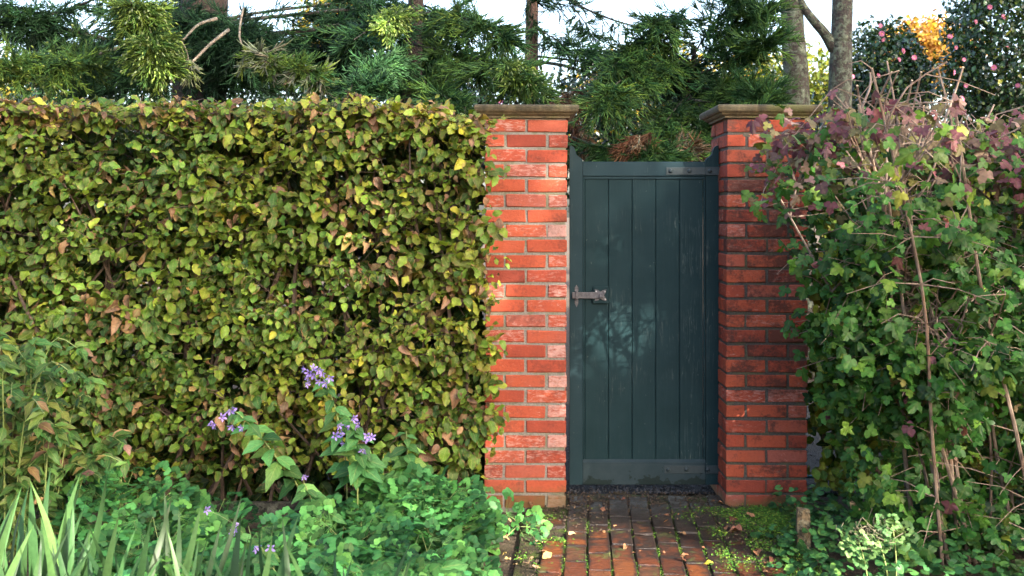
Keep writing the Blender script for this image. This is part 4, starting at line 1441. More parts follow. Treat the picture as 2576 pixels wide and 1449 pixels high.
a = a[wob(a[:, 0], a[:, 1], 86, 1.6) + 0.3 * R.normal(size=n) + 2.2 * (a[:, 0] - 1.12) > 0.1]
pts.insert(0, a[(a[:, 0] < 1.2) | (a[:, 1] < -0.02)])
a = np.vstack(pts)
N = len(a)
msz = R.uniform(0.008, 0.018, N)
msz[-jn:] *= 0.55
q = np.column_stack([a, 0.016 + 0.012 * R.random(N)])
put('moss', stamp_mesh('moss', OVAL, frames(q, np.stack([R.normal(0, 1, N), R.normal(0, 1, N), R.uniform(0, 0.5, N)], 1), np.stack([R.normal(0, 0.4, N), R.normal(-0.2, 0.4, N), np.ones(N)], 1), msz),
                       R.integers(0, 3, N), np.clip(R.normal(0.55, 0.25, N), 0, 1), R.random(N), M_MOSS), label='bright green moss over the path edges and pillar foot', cat='moss', kind='stuff')

N = 5200
c = np.stack([R.uniform(0.05, 1.35, N), R.uniform(-1.2, 0.28, N)], 1)
k = 0.9 * np.clip((c[:, 1] + 0.55) * 1.6, 0, 1) + 0.8 * np.clip((c[:, 0] - 0.95) * 3, 0, 1) + 0.5 * np.clip((0.25 - c[:, 0]) * 5, 0, 1)
c = c[(R.random(N) < k) & ~((c[:, 1] > -0.02) & ((c[:, 0] < 0.33) | (c[:, 0] > 1.2)))]
N = len(c)
MM = frames(np.column_stack([c, np.full(N, 0.024)]), R.normal(size=(N, 3)), R.normal(size=(N, 3)), R.uniform(0.003, 0.011, N))
pv = np.einsum('nij,vj->nvi', MM[:, :3, :3], v0) + MM[:, None, :3, 3]
put('soil_crumbs', make_mesh('soil_crumbs', pv.reshape(-1, 3), [(t0[None] + (np.arange(N) * 5)[:, None, None]).reshape(-1, 3)], mat=M_SOIL), label='dark trodden soil crumbs on the path by the gate', cat='soil', kind='stuff')

# stake
sk = W(2020, 1335, -0.75)
stk = root('wooden_stake', (sk[0], sk[1], 0), 'short weathered wooden stake standing in the ground cover by the hinge pillar', 'stake')
h = 0.215
ring = [(-0.033, -0.02), (0.030, -0.024), (0.034, 0.022), (-0.028, 0.025)]
v = [(sk[0] + a * s_, sk[1] + b * s_, z_ + zz) for s_, z_ in ((1.0, -0.02), (1.03, 0.1), (0.97, h - 0.008), (0.86, h)) for (a, b), zz in zip(ring, (0, 0.004, -0.004, 0.006))]
f = [(4 * i + k, 4 * i + (k + 1) % 4, 4 * i + 4 + (k + 1) % 4, 4 * i + 4 + k) for i in range(3) for k in range(4)] + [(12, 13, 14, 15)]
put('post', make_mesh('post', np.array(v), [f], mat=M_STAKE), stk)

# teal hose lying behind the hinge pillar
hp_ = [(1.70, 0.56, 0.05), (2.1, 0.50, 0.055), (2.5, 0.58, 0.05), (3.2, 0.55, 0.05)]
put('garden_hose', MB().tube(spline(hp_, 14), 0.011, 7).mesh('garden_hose', M_TEAL, True), label='teal garden hose lying on the gravel behind the shrub', cat='hose')

# meadow rue in the sun patch
YT = -1.45
th = root('meadow_rue', (W(2225, 1400, YT)[0], YT, 0), 'sunlit pale meadow rue with fuzzy seed head in front of the guelder rose', 'meadow rue')
for (a, b) in (((2240, 1449), (2205, 1345)), ((2190, 1440), (2150, 1335)), ((2252, 1449), (2245, 1320))):
    e = W(*b, YT)
    s_ = W(*a, YT)
    s_[2] = 0
    part('stem', MB().tube(spline([s_, (s_ + e) / 2 + [0.01, 0, 0.02], e], 6), 0.003, 4), M_STEM, th)
lp = np.array([W(a, b, YT + R.normal(0, 0.03)) for a, b in ((2118, 1330), (2135, 1345), (2150, 1360), (2235, 1320), (2255, 1335), (2268, 1345), (2240, 1350), (2215, 1362), (2180, 1372), (2165, 1392), (2205, 1385), (2140, 1375), (2195, 1345), (2175, 1350), (2228, 1310), (2170, 1405))])
n = len(lp)
foliage(th, TERN, frames(lp, np.stack([R.normal(0, 1, n), R.normal(-0.5, 0.4, n), R.normal(0, 0.2, n)], 1), np.stack([R.normal(0, 0.3, n), np.full(n, -0.7), np.full(n, 0.7)], 1), R.uniform(0.065, 0.095, n)), R.integers(0, 5, n), R.random(n), R.random(n), M_THAL, 1000)
mb = MB()
c = W(2200, 1345, YT - 0.03)
for k in range(110):
    b = c + R.normal(0, 1, 3) * [0.055, 0.03, 0.03]
    e = b + R.normal(0, 1, 3) * [0.018, 0.012, 0.018] + [0, 0, 0.008]
    mb.tube([b, e], [0.0011, 0.0022], 3)
part('seed_head', mb, M_SEED, th, kind='stuff')

# fallen leaves
FALLEN = [((1845, 1300), 0.075, 0.15, 'curled brown fallen leaf on the moss at the hinge pillar foot', 1), ((1868, 1335), 0.085, 0.1, 'long red-brown fallen leaf on the mossy path edge', 5),
          ((1795, 1415), 0.05, 1.0, 'bright yellow fallen leaf on the dark path bricks', 1), ((1940, 1400), 0.075, 0.0, 'dark purple-brown fallen leaf below the wooden stake', 3),
          ((1905, 1385), 0.06, 0.25, 'brown fallen leaf between the moss and the ground cover', 2), ((1575, 1372), 0.04, 0.3, 'small curled brown fallen leaf in the middle of the path', 5),
          ((1430, 1345), 0.05, 0.8, 'pale tan fallen leaf at the upper left path edge', 2), ((1365, 1405), 0.06, 0.9, 'pale dry fallen leaf on the sunlit left path bricks', 4),
          ((1330, 1418), 0.07, 0.85, 'pale dry fallen leaf at the front left path corner', 2), ((1262, 1302), 0.06, 0.7, 'tan fallen leaf on bare soil before the hedge-side pillar', 1),
          ((1900, 1300), 0.05, 0.35, 'tan fallen leaf standing on edge beside the mossy pillar foot', 4), ((1725, 1345), 0.045, 0.6, 'small tan fallen leaf on the shaded right path bricks', 0)]
for (px_, L, tn, lab, vi) in FALLEN:
    # meet the sight line with the ground
    zg = 0.034
    dist = (CAMZ - zg) * FPX / (px_[1] - 530)
    q = W(px_[0], px_[1], CAMY + dist)
    az = R.uniform(0, 6.28)
    M = frames(np.array([q]), np.array([[math.cos(az), math.sin(az), 0.12]]), np.array([[R.normal(0, 0.3), -0.3, 1.0]]), np.array([L]))[0]
    o = put('fallen_leaf', BEECH[vi].mesh(M_DEAD), None, mtx=Matrix(M.tolist()), label=lab, cat='leaf', group='fallen leaves on and beside the path')
    o.color = (tn, float(R.random()), 0, 1)
N = 520
q = np.stack([R.uniform(-0.6, 1.6, N), R.uniform(-1.4, 0.15, N), np.full(N, 0.03)], 1)
w_ = np.where(q[:, 0] < 0.12, 0.75, np.where(q[:, 0] > 1.12, 0.45, 0.16))
q = q[(R.random(N) < w_) & ~((q[:, 1] > -0.02) & ((q[:, 0] < 0.32) | (q[:, 0] > 1.2)))]
q[:, 2] = np.where((q[:, 0] < 0.08) | (q[:, 0] > 1.25), 0.012, 0.031)
N = len(q)
put('leaf_litter', stamp_mesh('leaf_litter', BEECH, frames(q, np.stack([R.normal(0, 1, N), R.normal(0, 1, N), R.normal(0, 0.1, N)], 1), np.stack([R.normal(0, 0.3, N), R.normal(0, 0.3, N), np.ones(N)], 1), R.uniform(0.012, 0.042, N)),
                              R.integers(0, 6, N), np.where(q[:, 0] > 0.4, np.clip(R.normal(0.25, 0.2, N), 0, 0.6), np.clip(R.normal(0.65, 0.2, N), 0, 0.9)), R.random(N), M_DEAD), label='small dry leaf litter on the soil beside the path', cat='leaf litter', kind='stuff')

# ------------------------------------------------------------------ conifers behind


def strands(P, D, L, rad, droop):
    """tapering cord-like shoots: three-sided, two bends and a point"""
    N = len(P)
    D = nrm(D)
    a = nrm(np.cross(D, np.array([0.31, 0.77, 0.55])))
    b = np.cross(D, a)
    rings = []
    for k, (t, rr) in enumerate(((0.0, 0.8), (0.45, 1.0), (0.8, 0.75))):
        c = P + D * (L * t)[:, None]
        c[:, 2] += droop * t * t * L
        for s in range(3):
            an = s * 2.0944
            rings.append(c + (rad * rr)[:, None] * (math.cos(an) * a + math.sin(an) * b))
    tip = P + D * L[:, None]
    tip[:, 2] += droop * L
    rings.append(tip)
    V = np.stack(rings, 1)
    q = []
    for k in range(2):
        for s in range(3):
            s2 = (s + 1) % 3
            q.append((3 * k + s, 3 * k + s2, 3 * k + 3 + s2, 3 * k + 3 + s))
    t3 = [(6 + s, 6 + (s + 1) % 3, 9) for s in range(3)]
    return V, np.array(q), np.array(t3)


class Shoots:
    def __init__(self):
        self.V, self.D, self.n = [], [], 0

    def bough(self, line, spread, n_lets, per, tint, jit=0.10, start=0.15, droop=-0.25, cones=0.0, L=(0.07, 0.16), let=(0.18, 0.42), rad=(0.0040, 0.0066), up=0.0):
        n_lets = int(n_lets * 0.92)
        s = (start + (1 - start) * R.random(n_lets) ** 0.85) * (len(line) - 1.01)
        i0 = s.astype(int)
        p = line[i0] + (line[i0 + 1] - line[i0]) * (s - i0)[:, None]
        tan = nrm(line[i0 + 1] - line[i0])
        d = nrm(tan * R.uniform(0.2, 1.0, (n_lets, 1)) + R.normal(0, 0.75, (n_lets, 3)) * [1, 0.8, 0.55] + [0, 0, droop + up])
        ll = R.uniform(*let, n_lets) * spread
        K = per
        t = R.uniform(0.15, 1.0, (n_lets, K))
        P = p[:, None] + d[:, None] * (ll[:, None] * t)[..., None]
        P[..., 2] += droop * 0.6 * (t ** 2) * ll[:, None]
        DD = d[:, None] * 1.1 + R.normal(0, 0.38, (n_lets, K, 3)) + np.array([0, 0, -0.12])
        n_rnd = np.repeat(R.random(n_lets), K)
        P, DD = P.reshape(-1, 3), DD.reshape(-1, 3)
        N = len(P)
        LL = R.uniform(*L, N)
        V, q, t3 = strands(P, DD, LL, R.uniform(*rad, N), R.uniform(0.0, 0.25, N))
        tt = np.clip(np.repeat(tint + R.normal(0, jit, n_lets), K) + R.normal(0, jit * 0.6, N), 0, 1)
        self.V.append(V)
        self.D.append(np.column_stack([tt, np.clip(n_rnd + R.normal(0, 0.15, N), 0, 1), np.zeros(N)]))
        self.q, self.t3 = q, t3
        if cones > 0:
            pick = R.random(N) < cones
            Pc = V[pick, 9] + R.normal(0, 0.004, (pick.sum(), 3))
            n = len(Pc)
            Vc, _, _ = strands(Pc - nrm(DD[pick]) * 0.012, DD[pick] + [0, 0, -0.5], np.full(n, 0.030), np.full(n, 0.0085), np.zeros(n))
            self.V.append(Vc)
            self.D.append(np.column_stack([np.clip(R.normal(0.73, 0.03, n), 0, 0.78), R.uniform(0.6, 1.0, n), np.zeros(n)]))
        return self

    def build(self, name, parent):
        V = np.concatenate(self.V)
        D = np.concatenate(self.D)
        N = len(V)
        o = (np.arange(N) * 10)[:, None, None]
        uv = np.tile(np.array([[0.8, 0.5, 0.5]]), (N * 10, 1))
        me = make_mesh(name, V.reshape(-1, 3), [(self.q[None] + o).reshape(-1, 4), (self.t3[None] + o).reshape(-1, 3)], {'leafdata': np.repeat(D, 10, 0), 'leafuv': uv}, mat=M_CONE, smooth=True)
        return put(name, me, parent, kind='stuff')


def px_line(pts, Y0, Y1=None, n=14):
    Y1 = Y0 if Y1 is None else Y1
    m = len(pts)
    return spline([W(a, b, Y0 + (Y1 - Y0) * i / (m - 1)) for i, (a, b) in enumerate(pts)], n)


def limb(name, line, r0, r1, mat, parent, sides=7):
    return part(name, MB().tube(line, np.linspace(r0, r1, len(line)), sides), mat, parent, smooth=True)


def trunk_line(pts, Y, top=7.5):
    p = [W(a, b, Y) for a, b in pts]
    lo = p[-1] + (p[-1] - p[-2]) / max(1e-6, abs(p[-1][2] - p[-2][2])) * p[-1][2] * 0.6
    lo[2] = -0.05
    hi = p[0] + (p[0] - p[1]) / max(1e-6, abs(p[0][2] - p[1][2])) * (top - p[0][2])
    hi[2] = top
    return spline([lo] + p[::-1] + [hi], 24)


# --- big old cedar on the left
ta = trunk_line([(515, 0), (508, 130), (500, 265)], 5.0, 9.0)
ca = root('cedar_tree', (ta[0][0], 5.0, 0), 'old Japanese cedar with thick dark trunk and cone-laden sprays, leftmost conifer', 'conifer', 'Japanese cedars behind the hedge')
part('trunk', MB().tube(ta, np.linspace(0.30, 0.22, len(ta)), 12), M_OLDBARK, ca, smooth=True)
wood = [([(470, 135), (262, 98), (150, 70), (50, 47), (-60, 25)], 5, 4.4, 0.030, M_DARKWOOD), ([(112, 42), (155, 28), (220, 5), (300, -25)], 4.6, 4.6, 0.018, M_DARKWOOD),
        ([(560, 60), (644, 47), (894, 22), (980, 10)], 5, 4.6, 0.026, M_DARKWOOD), ([(555, 52), (644, 33), (831, 10), (900, 0)], 5, 5.2, 0.020, M_DARKWOOD),
        ([(560, 105), (644, 90), (769, 77), (894, 57), (990, 30)], 5, 4.6, 0.036, M_DARKWOOD), ([(540, 215), (600, 197), (660, 186), (740, 178)], 5, 4.5, 0.030, M_DARKWOOD),
        ([(545, 47), (500, 62), (461, 100)], 2.9, 2.6, 0.016, M_GREYWOOD), ([(575, 75), (530, 110), (490, 150), (428, 208)], 3.2, 2.6, 0.016, M_GREYWOOD),
        ([(300, 118), (235, 140), (185, 152), (100, 165), (-20, 170)], 3.2, 2.2, 0.014, M_GREYWOOD), ([(612, 20), (603, 70), (608, 112), (650, 135), (720, 160), (800, 186)], 3.0, 2.4, 0.010, M_GREYWOOD),
        ([(325, -40), (335, 40), (365, 95), (390, 150)], 2.4, 2.2, 0.014, M_DARKWOOD), ([(455, 100), (470, 130), (478, 170)], 2.6, 2.6, 0.006, M_GREYWOOD)]
lines = []
for pts, y0, y1, r0, m in wood:
    l = px_line(pts, y0, y1)
    lines.append(l)
    limb('limb', l, r0, r0 * 0.5, m, ca)
sh = Shoots()
sh.bough(lines[0], 1.0, 150, 16, 0.12, let=(0.15, 0.45))
sh.bough(lines[1], 0.8, 50, 14, 0.10)
sh.bough(lines[2], 0.9, 90, 14, 0.16, start=0.3)
sh.bough(lines[3], 0.9, 60, 14, 0.14, start=0.4)
sh.bough(lines[4], 1.0, 130, 16, 0.14, start=0.25)
sh.bough(lines[5], 1.0, 60, 14, 0.10)
sh.bough(lines[8], 0.85, 330, 18, 0.44, jit=0.10, start=0.2, droop=-0.15, cones=0.04, L=(0.05, 0.11), rad=(0.003, 0.005))
sh.bough(lines[9], 0.45, 46, 15, 0.78, jit=0.05, start=0.42, droop=-0.3)
sh.bough(lines[9], 0.50, 110, 18, 0.50, jit=0.08, start=0.6, droop=-0.25, L=(0.05, 0.10), rad=(0.003, 0.005))
sh.bough(lines[11], 0.35, 14, 14, 0.80, jit=0.04, start=0.3, droop=-0.6)
sh.build('dark_sprays', ca)
sh = Shoots()
sh.bough(px_line([(330, 0), (345, 20), (360, 40)], 2.3), 0.62, 150, 20, 0.50, jit=0.07, start=0.0, cones=0.16, droop=-0.12, L=(0.06, 0.12), rad=(0.003, 0.005))
sh.bough(px_line([(375, 80), (388, 115), (395, 150)], 2.2), 0.66, 180, 20, 0.52, jit=0.07, start=0.0, cones=0.18, droop=-0.18, L=(0.06, 0.12), rad=(0.003, 0.005))
sh.bough(px_line([(300, -30), (330, 30), (370, 190)], 2.7), 0.8, 130, 18, 0.30, jit=0.08, start=0.0, droop=-0.3)
sh.build('cone_bearing_sprays', ca)
sh = Shoots()                                                # crown interior, its shade put into a dark tint
for l, n in ((px_line([(420, -20), (500, 60), (600, 130)], 5.4, 4.4), 260), (px_line([(560, 120), (640, 110), (780, 130), (850, 150)], 5.6, 5.2), 230), (px_line([(440, 10), (520, 60), (640, 90)], 4.2, 3.8), 240), (px_line([(470, 150), (540, 170), (620, 150)], 4.3, 4.0), 120), (px_line([(30, 100), (180, 120), (320, 150)], 5.6), 170), (px_line([(400, 200), (300, 185), (200, 200)], 5.0), 120), (px_line([(-40, 5), (60, 20), (90, 60)], 4.6), 90)):
    sh.bough(l, 1.25, int(n * 1.5), 18, 0.05, jit=0.06, start=0.0, droop=-0.3, rad=(0.0035, 0.0055))
sh.build('inner_sprays', ca)

# --- middle cedar, its sprays reaching to the hedge-side pillar
tb = trunk_line([(1046, 0), (1040, 120), (1036, 260)], 4.6, 7.0)
cb = root('cedar_tree', (tb[0][0], 4.6, 0), 'Japanese cedar with blue-green and olive sprays above the hedge end', 'conifer', 'Japanese cedars behind the hedge')
part('trunk', MB().tube(tb, np.linspace(0.11, 0.07, len(tb)), 9), M_OLDBARK, cb, smooth=True)
wood = [([(1040, 70), (960, 60), (890, 100)], 4.6, 3.6, 0.016), ([(1040, 40), (1120, 30), (1190, 55), (1270, 90)], 4.4, 3.4, 0.014), ([(1040, 110), (1120, 130), (1200, 150), (1270, 160), (1325, 180)], 4.3, 2.6, 0.015),
        ([(1040, 20), (1000, 30), (975, 55)], 4.2, 3.0, 0.012), ([(1040, 150), (980, 160), (920, 190)], 4.0, 2.6, 0.014), ([(1036, 180), (1080, 215), (1130, 250)], 4.2, 3.0, 0.012)]
lines = [px_line(p, a, b) for p, a, b, r in wood]
for l, w_ in zip(lines, wood):
    limb('limb', l, w_[3], w_[3] * 0.4, M_DARKWOOD, cb)
sh = Shoots()
sh.bough(lines[0], 0.9, 110, 16, 0.20)
sh.bough(lines[1], 0.85, 190, 16, 0.36, droop=-0.2)
sh.bough(lines[2], 0.85, 260, 16, 0.42, jit=0.08, droop=-0.35)
sh.bough(px_line([(1240, 150), (1290, 160), (1318, 182)], 2.6), 0.40, 70, 20, 0.55, jit=0.05, start=0.2, cones=0.25, droop=-0.7, L=(0.05, 0.11), rad=(0.003, 0.005))
sh.bough(lines[3], 0.55, 80, 18, 0.55, jit=0.05, start=0.3, cones=0.18, droop=-0.4, L=(0.05, 0.11), rad=(0.003, 0.005))
sh.bough(lines[4], 0.85, 240, 17, 0.24, jit=0.05, droop=-0.1, rad=(0.004, 0.006), L=(0.05, 0.10), let=(0.14, 0.30))
sh.bough(px_line([(990, 240), (930, 215), (880, 235)], 2.3), 0.8, 130, 17, 0.26, jit=0.06, start=0, droop=-0.1, rad=(0.004, 0.006), L=(0.05, 0.10), let=(0.14, 0.30))
sh.bough(lines[5], 0.9, 150, 16, 0.34, jit=0.1, droop=-0.3)
sh.bough(px_line([(1050, 0), (1050, 100), (1040, 220)], 4.9), 1.25, 520, 18, 0.08, jit=0.08, start=0.0)
sh.bough(px_line([(820, 20), (860, 60), (880, 150)], 5.4), 1.1, 260, 18, 0.06, jit=0.06, start=0.0)
sh.build('sprays', cb)

# --- slender cedar right behind the pillar, and its lichened low branches
tc = trunk_line([(1339, 0), (1337, 130), (1335, 265)], 6.2, 8.0)
cc = root('cedar_tree', (tc[0][0], 6.2, 0), 'slender straight cedar trunk rising behind the hedge-side pillar', 'conifer', 'Japanese cedars behind the hedge')
part('trunk', MB().tube(tc, np.linspace(0.10, 0.068, len(tc)), 10), M_CBARK, cc, smooth=True)
wood = [([(1350, 155), (1420, 165), (1480, 185), (1540, 198), (1600, 180), (1650, 160)], 6.1, 5.2, 0.022, M_LICHEN), ([(1350, 142), (1410, 148), (1470, 155), (1540, 150)], 6.1, 5.6, 0.016, M_LICHEN),
        ([(1400, -30), (1455, 12), (1520, 42), (1600, 66), (1690, 70)], 6.0, 5.2, 0.016, M_DARKWOOD), ([(1440, 15), (1470, 55), (1490, 90), (1530, 125)], 5.9, 5.6, 0.009, M_DARKWOOD),
        ([(1350, 70), (1390, 95), (1430, 125)], 6.1, 5.8, 0.010, M_DARKWOOD), ([(1500, 190), (1450, 225), (1410, 250)], 5.6, 4.8, 0.009, M_GREYWOOD)]
lines = [px_line(p, a, b) for p, a, b, r, m in wood]
for l, w_ in zip(lines, wood):
    limb('limb', l, w_[3], w_[3] * 0.5, w_[4], cc)
sh = Shoots()
sh.bough(lines[2], 0.55, 26, 13, 0.16, start=0.05)
sh.bough(lines[3], 0.5, 40, 13, 0.17, start=0.1)
sh.bough(px_line([(1330, 0), (1360, -10), (1430, 10)], 5.8), 0.6, 34, 13, 0.16, start=0)
sh.bough(lines[4], 0.6, 40, 14, 0.20, start=0.2)
sh.bough(px_line([(1440, 120), (1500, 130), (1560, 150)], 5.0), 0.8, 110, 15, 0.26, start=0.0, droop=-0.4)
sh.bough(lines[5], 0.5, 44, 16, 0.93, jit=0.04, start=0.3, droop=-1.0, L=(0.10, 0.2))
sh.bough(px_line([(1345, 215), (1330, 225), (1310, 235)], 5.9), 0.45, 26, 14, 0.24, start=0)
sh.bough(px_line([(1345, 40), (1340, 55), (1350, 70)], 6.0), 0.35, 12, 12, 0.22, start=0)
sh.bough(px_line([(1440, 280), (1460, 320), (1470, 350)], 4.6), 0.4, 26, 15, 0.94, jit=0.04, start=0.0, droop=-1.0)
sh.build('sprays', cc)

# --- drooping cedar between the pillars
td = trunk_line([(1748, 120), (1740, 190), (1730, 265)], 4.6, 3.35)
cd = root('cedar_tree', (td[0][0], 4.6, 0), 'feathery drooping cedar filling the space behind the gate', 'conifer', 'Japanese cedars behind the hedge')
part('trunk', MB().tube(td, np.linspace(0.05, 0.012, len(td)), 7), M_OLDBARK, cd, smooth=True)
wood = [([(1740, 150), (1780, 80), (1830, 20), (1850, -20)], 4.5, 4.0), ([(1740, 170), (1810, 110), (1880, 60), (1915, 35)], 4.5, 4.0), ([(1740, 190), (1830, 160), (1900, 125), (1930, 105)], 4.5, 3.8),
        ([(1735, 220), (1820, 225), (1890, 235), (1925, 255)], 4.5, 3.6), ([(1735, 240), (1780, 290), (1800, 340), (1805, 385)], 4.4, 3.4), ([(1740, 160), (1640, 165), (1570, 195), (1510, 255)], 4.5, 3.4),
        ([(1745, 110), (1660, 95), (1590, 120), (1540, 170)], 4.5, 3.8), ([(1750, 60), (1690, 40), (1640, 60)], 4.5, 4.0), ([(1440, 345), (1500, 365), (1580, 385), (1680, 385)], 3.8, 3.2), ([(1735, 230), (1680, 300), (1640, 380)], 4.4, 3.4),
        ([(1730, 250), (1850, 265), (1900, 290)], 4.2, 3.4)]
lines = [px_line(p, a, b) for p, a, b in wood]
for i, l in enumerate(lines):
    limb('limb', l, 0.012, 0.004, M_LICHEN if i == 8 else M_DARKWOOD, cd, 5)
sh = Shoots()
for i, (n, t, sp_) in enumerate(((70, 0.22, 0.8), (90, 0.24, 0.8), (120, 0.26, 0.85), (170, 0.28, 0.9), (130, 0.28, 0.8), (190, 0.30, 0.85), (120, 0.26, 0.8), (70, 0.22, 0.8), (150, 0.27, 0.7), (120, 0.25, 0.8), (130, 0.30, 0.8))):
    sh.bough(lines[i], sp_, int(n * 1.25), 16, t + 0.09, jit=0.08, droop=-0.35 if i > 3 else -0.05, up=0.15 if i < 3 else 0, rad=(0.0040, 0.0062))
sh.bough(px_line([(1640, 330), (1600, 340), (1570, 370)], 3.3), 0.35, 40, 16, 0.94, jit=0.04, start=0, droop=-0.9)
sh.bough(px_line([(1700, 390), (1740, 370), (1760, 400)], 3.4), 0.4, 50, 16, 0.92, jit=0.04, start=0, droop=-0.5)
sh.bough(px_line([(1620, 150), (1700, 170), (1760, 210)], 4.7), 1.0, 300, 18, 0.10, jit=0.07, start=0)
sh.build('sprays', cd)

# ------------------------------------------------------------------ two lichened trunks
for pts, r0, lab, br in (([(1990, -10), (1997, 120), (2006, 270)], 0.122, 'grey lichened tree trunk just behind the hinge pillar, left of the pair', None),
                         ([(2120, -10), (2116, 120), (2113, 270)], 0.112, 'grey lichened tree trunk with a forked branch, right of the pair', [(2098, 125), (2075, 85), (2045, 50), (2020, 15), (2000, -30)])):
    t = trunk_line(pts, 4.8, 8.0)
    rt = root('lichened_tree', (t[0][0], 4.8, 0), lab, 'tree', 'lichened trunks behind the right pillar')
    rad = np.linspace(r0 * 1.12, r0 * 0.86, len(t))
    part('trunk', MB().tube(t, rad, 14), M_LICHEN, rt, smooth=True)
    if br:
        l = px_line(br, 4.8, 4.7)
        limb('branch', l, 0.058, 0.034, M_LICHEN, rt, 9)
    mb = MB()
    for k in range(30):
        a = R.uniform(0, 6.28)
        b = t[-1] + [0, 0, R.uniform(-2.5, 0)]
        mb.tube([b, b + [math.cos(a) * 1.2, math.sin(a) * 1.2, R.uniform(0.3, 0.9)]], [0.03, 0.008], 5)
    part('crown_limbs', mb, M_LICHEN, rt, kind='stuff')

# ------------------------------------------------------------------ broadleaf bushes and trees behind


def crown_points(c, r, n, shell=0.55, seed=0, lumps=7):
    rr = np.random.default_rng(seed)
    d = nrm(rr.normal(size=(n, 3)))
    L = nrm(rr.normal(size=(lumps, 3)))
    k = 0.80 + 0.34 * np.max(d @ L.T, 1) ** 3
    q = (shell + (1 - shell) * rr.random(n)) * k
    return np.asarray(c) + d * q[:, None] * np.asarray(r), d


def bush(name, c, r, n, size, label, cat, mat, tint, jit, group=None, trunk_r=0.05, flowers=(), fy=0.0, shell=0.5, seed=1, bark_m=None):
    rt = root(name, (c[0], c[1], 0), label, cat, group)
    p, d = crown_points(c, r, n, shell, seed)
    ok = p[:, 2] > 0.05
    p, d = p[ok], d[ok]
    n = len(p)
    tip = d * 0.5 + R.normal(0, 0.7, (n, 3)) + [0, 0, -0.35]
    nr = d * 0.7 + R.normal(0, 0.45, (n, 3)) + [0, 0, 0.55]
    me = stamp_mesh('crown', OVAL, frames(p, tip, nr, R.uniform(size * 0.7, size * 1.3, n)), R.integers(0, 3, n), np.clip(R.normal(tint, jit, n), 0, 1), R.random(n), mat)
    put('crown', me, rt, kind='stuff')
    mb = MB()
    b = np.array([c[0], c[1], 0.0])
    hub = np.array([c[0], c[1], max(0.3, c[2] - r[2] * 0.7)])
    mb.tube(spline([b - [0, 0, 0.05], (b + hub) / 2 + R.normal(0, 0.05, 3), hub], 6), np.linspace(trunk_r, trunk_r * 0.8, 7), 8)
    part('trunk', mb, bark_m or M_DARKWOOD, rt, smooth=True)
    mb = MB()
    for k in range(14):
        e, _ = crown_points(c, np.asarray(r) * 0.85, 1, 0.6, seed * 100 + k)
        mb.tube(spline([hub, (hub + e[0]) / 2 + R.normal(0, 0.08, 3), e[0]], 5), np.linspace(trunk_r * 0.5, trunk_r * 0.12, 6), 5)
    part('limbs', mb, bark_m or M_DARKWOOD, rt, kind='stuff')
    off = world_loc(rt)
    for (a, b_) in flowers:
        q = W(a, b_, fy + R.uniform(0.0, 0.32))
        dd = Vector((R.normal(0, 0.5), -1, R.normal(0.1, 0.4))).normalized()
        m = Matrix.Translation(Vector(q) - off) @ dd.to_track_quat('Z', 'Y').to_matrix().to_4x4() @ Matrix.Rotation(R.uniform(0, 6), 4, 'Z') @ Matrix.Scale(R.uniform(0.020, 0.034), 4)
        fl = put('flower', CAMF, rt, mtx=m)
        put('stamens', CAMS, fl, mtx=Matrix.Identity(4))
    return rt


def camellia_flower():
    r = np.random.default_rng(5)
    v, f = [], []
    for ring, (n, rad, tilt) in enumerate(((7, 1.0, 0.15), (5, 0.68, 0.5))):
        for k in range(n):
            a = k * 2 * math.pi / n + ring * 0.4
            b = len(v)
            w = 0.62 * rad
            for (t, s) in ((0.05, 0), (0.6, -1), (0.6, 1), (1.0, -0.55), (1.0, 0.55), (0.65, 0)):
                x = t * rad
                y = s * w * 0.8
                z = 0.12 * ring + tilt * t * t * 0.7 + (0.10 if s == 0 else 0) * -1 + r.normal(0, 0.03)
                v.append((x * math.cos(a) - y * math.sin(a), x * math.sin(a) + y * math.cos(a), z))
            f += [(b, b + 5, b + 1), (b, b + 2, b + 5), (b + 1, b + 5, b + 3), (b + 5, b + 2, b + 4), (b + 5, b + 4, b + 3)]
    return make_mesh('flower', np.array(v), [np.array(f)], mat=M_PINK)


CAMF = camellia_flower()
CAMS = MB().dome((0, 0, 0.10), 0.22, (0, 0, 1), 2, 7, 1.2).mesh('stamens', M_POLLEN)
GC = 'pink-flowered camellias behind the right pillar'
c1 = W(2232, 195, 6.6)
bush('camellia', c1, (0.56, 0.6, 0.78), 5200, 0.075, 'pink-flowered camellia right of the lichened trunks', 'camellia', M_CAM, 0.45, 0.2, GC,
     flowers=[(2215, 65), (2218, 85), (2222, 100), (2290, 50), (2272, 128), (2300, 145), (2210, 190), (2128, 210), (2145, 192), (2262, 150), (2090, 195)], fy=5.8, seed=2)
c1 = W(2535, 110, 6.0)
bush('camellia', c1, (0.80, 0.8, 1.40), 11000, 0.075, 'tall pink-flowered camellia at the far right edge', 'camellia', M_CAM, 0.45, 0.22, GC,
     flowers=[(2490, 18), (2525, 42), (2390, 92), (2400, 182), (2430, 215), (2500, 170), (2535, 120), (2455, 55), (2425, 150), (2560, 215), (2405, 120), (2420, 250)], fy=5.1, seed=3)
GB = 'dark broadleaf evergreens behind the wall line'
bush('evergreen_bush', W(1560, 330, 6.6), (1.25, 0.8, 1.05), 7000, 0.08, 'glossy dark camellia bush seen over the gate', 'evergreen bush', M_CAM, 0.32, 0.2, GB, flowers=[(1605, 398), (1572, 412), (1738, 465)], fy=5.6, seed=4)
bush('evergreen_bush', W(1790, 330, 7.2), (1.1, 0.8, 1.0), 5200, 0.08, 'dark evergreen bush behind the drooping cedar', 'evergreen bush', M_CAM, 0.30, 0.2, GB, seed=5)
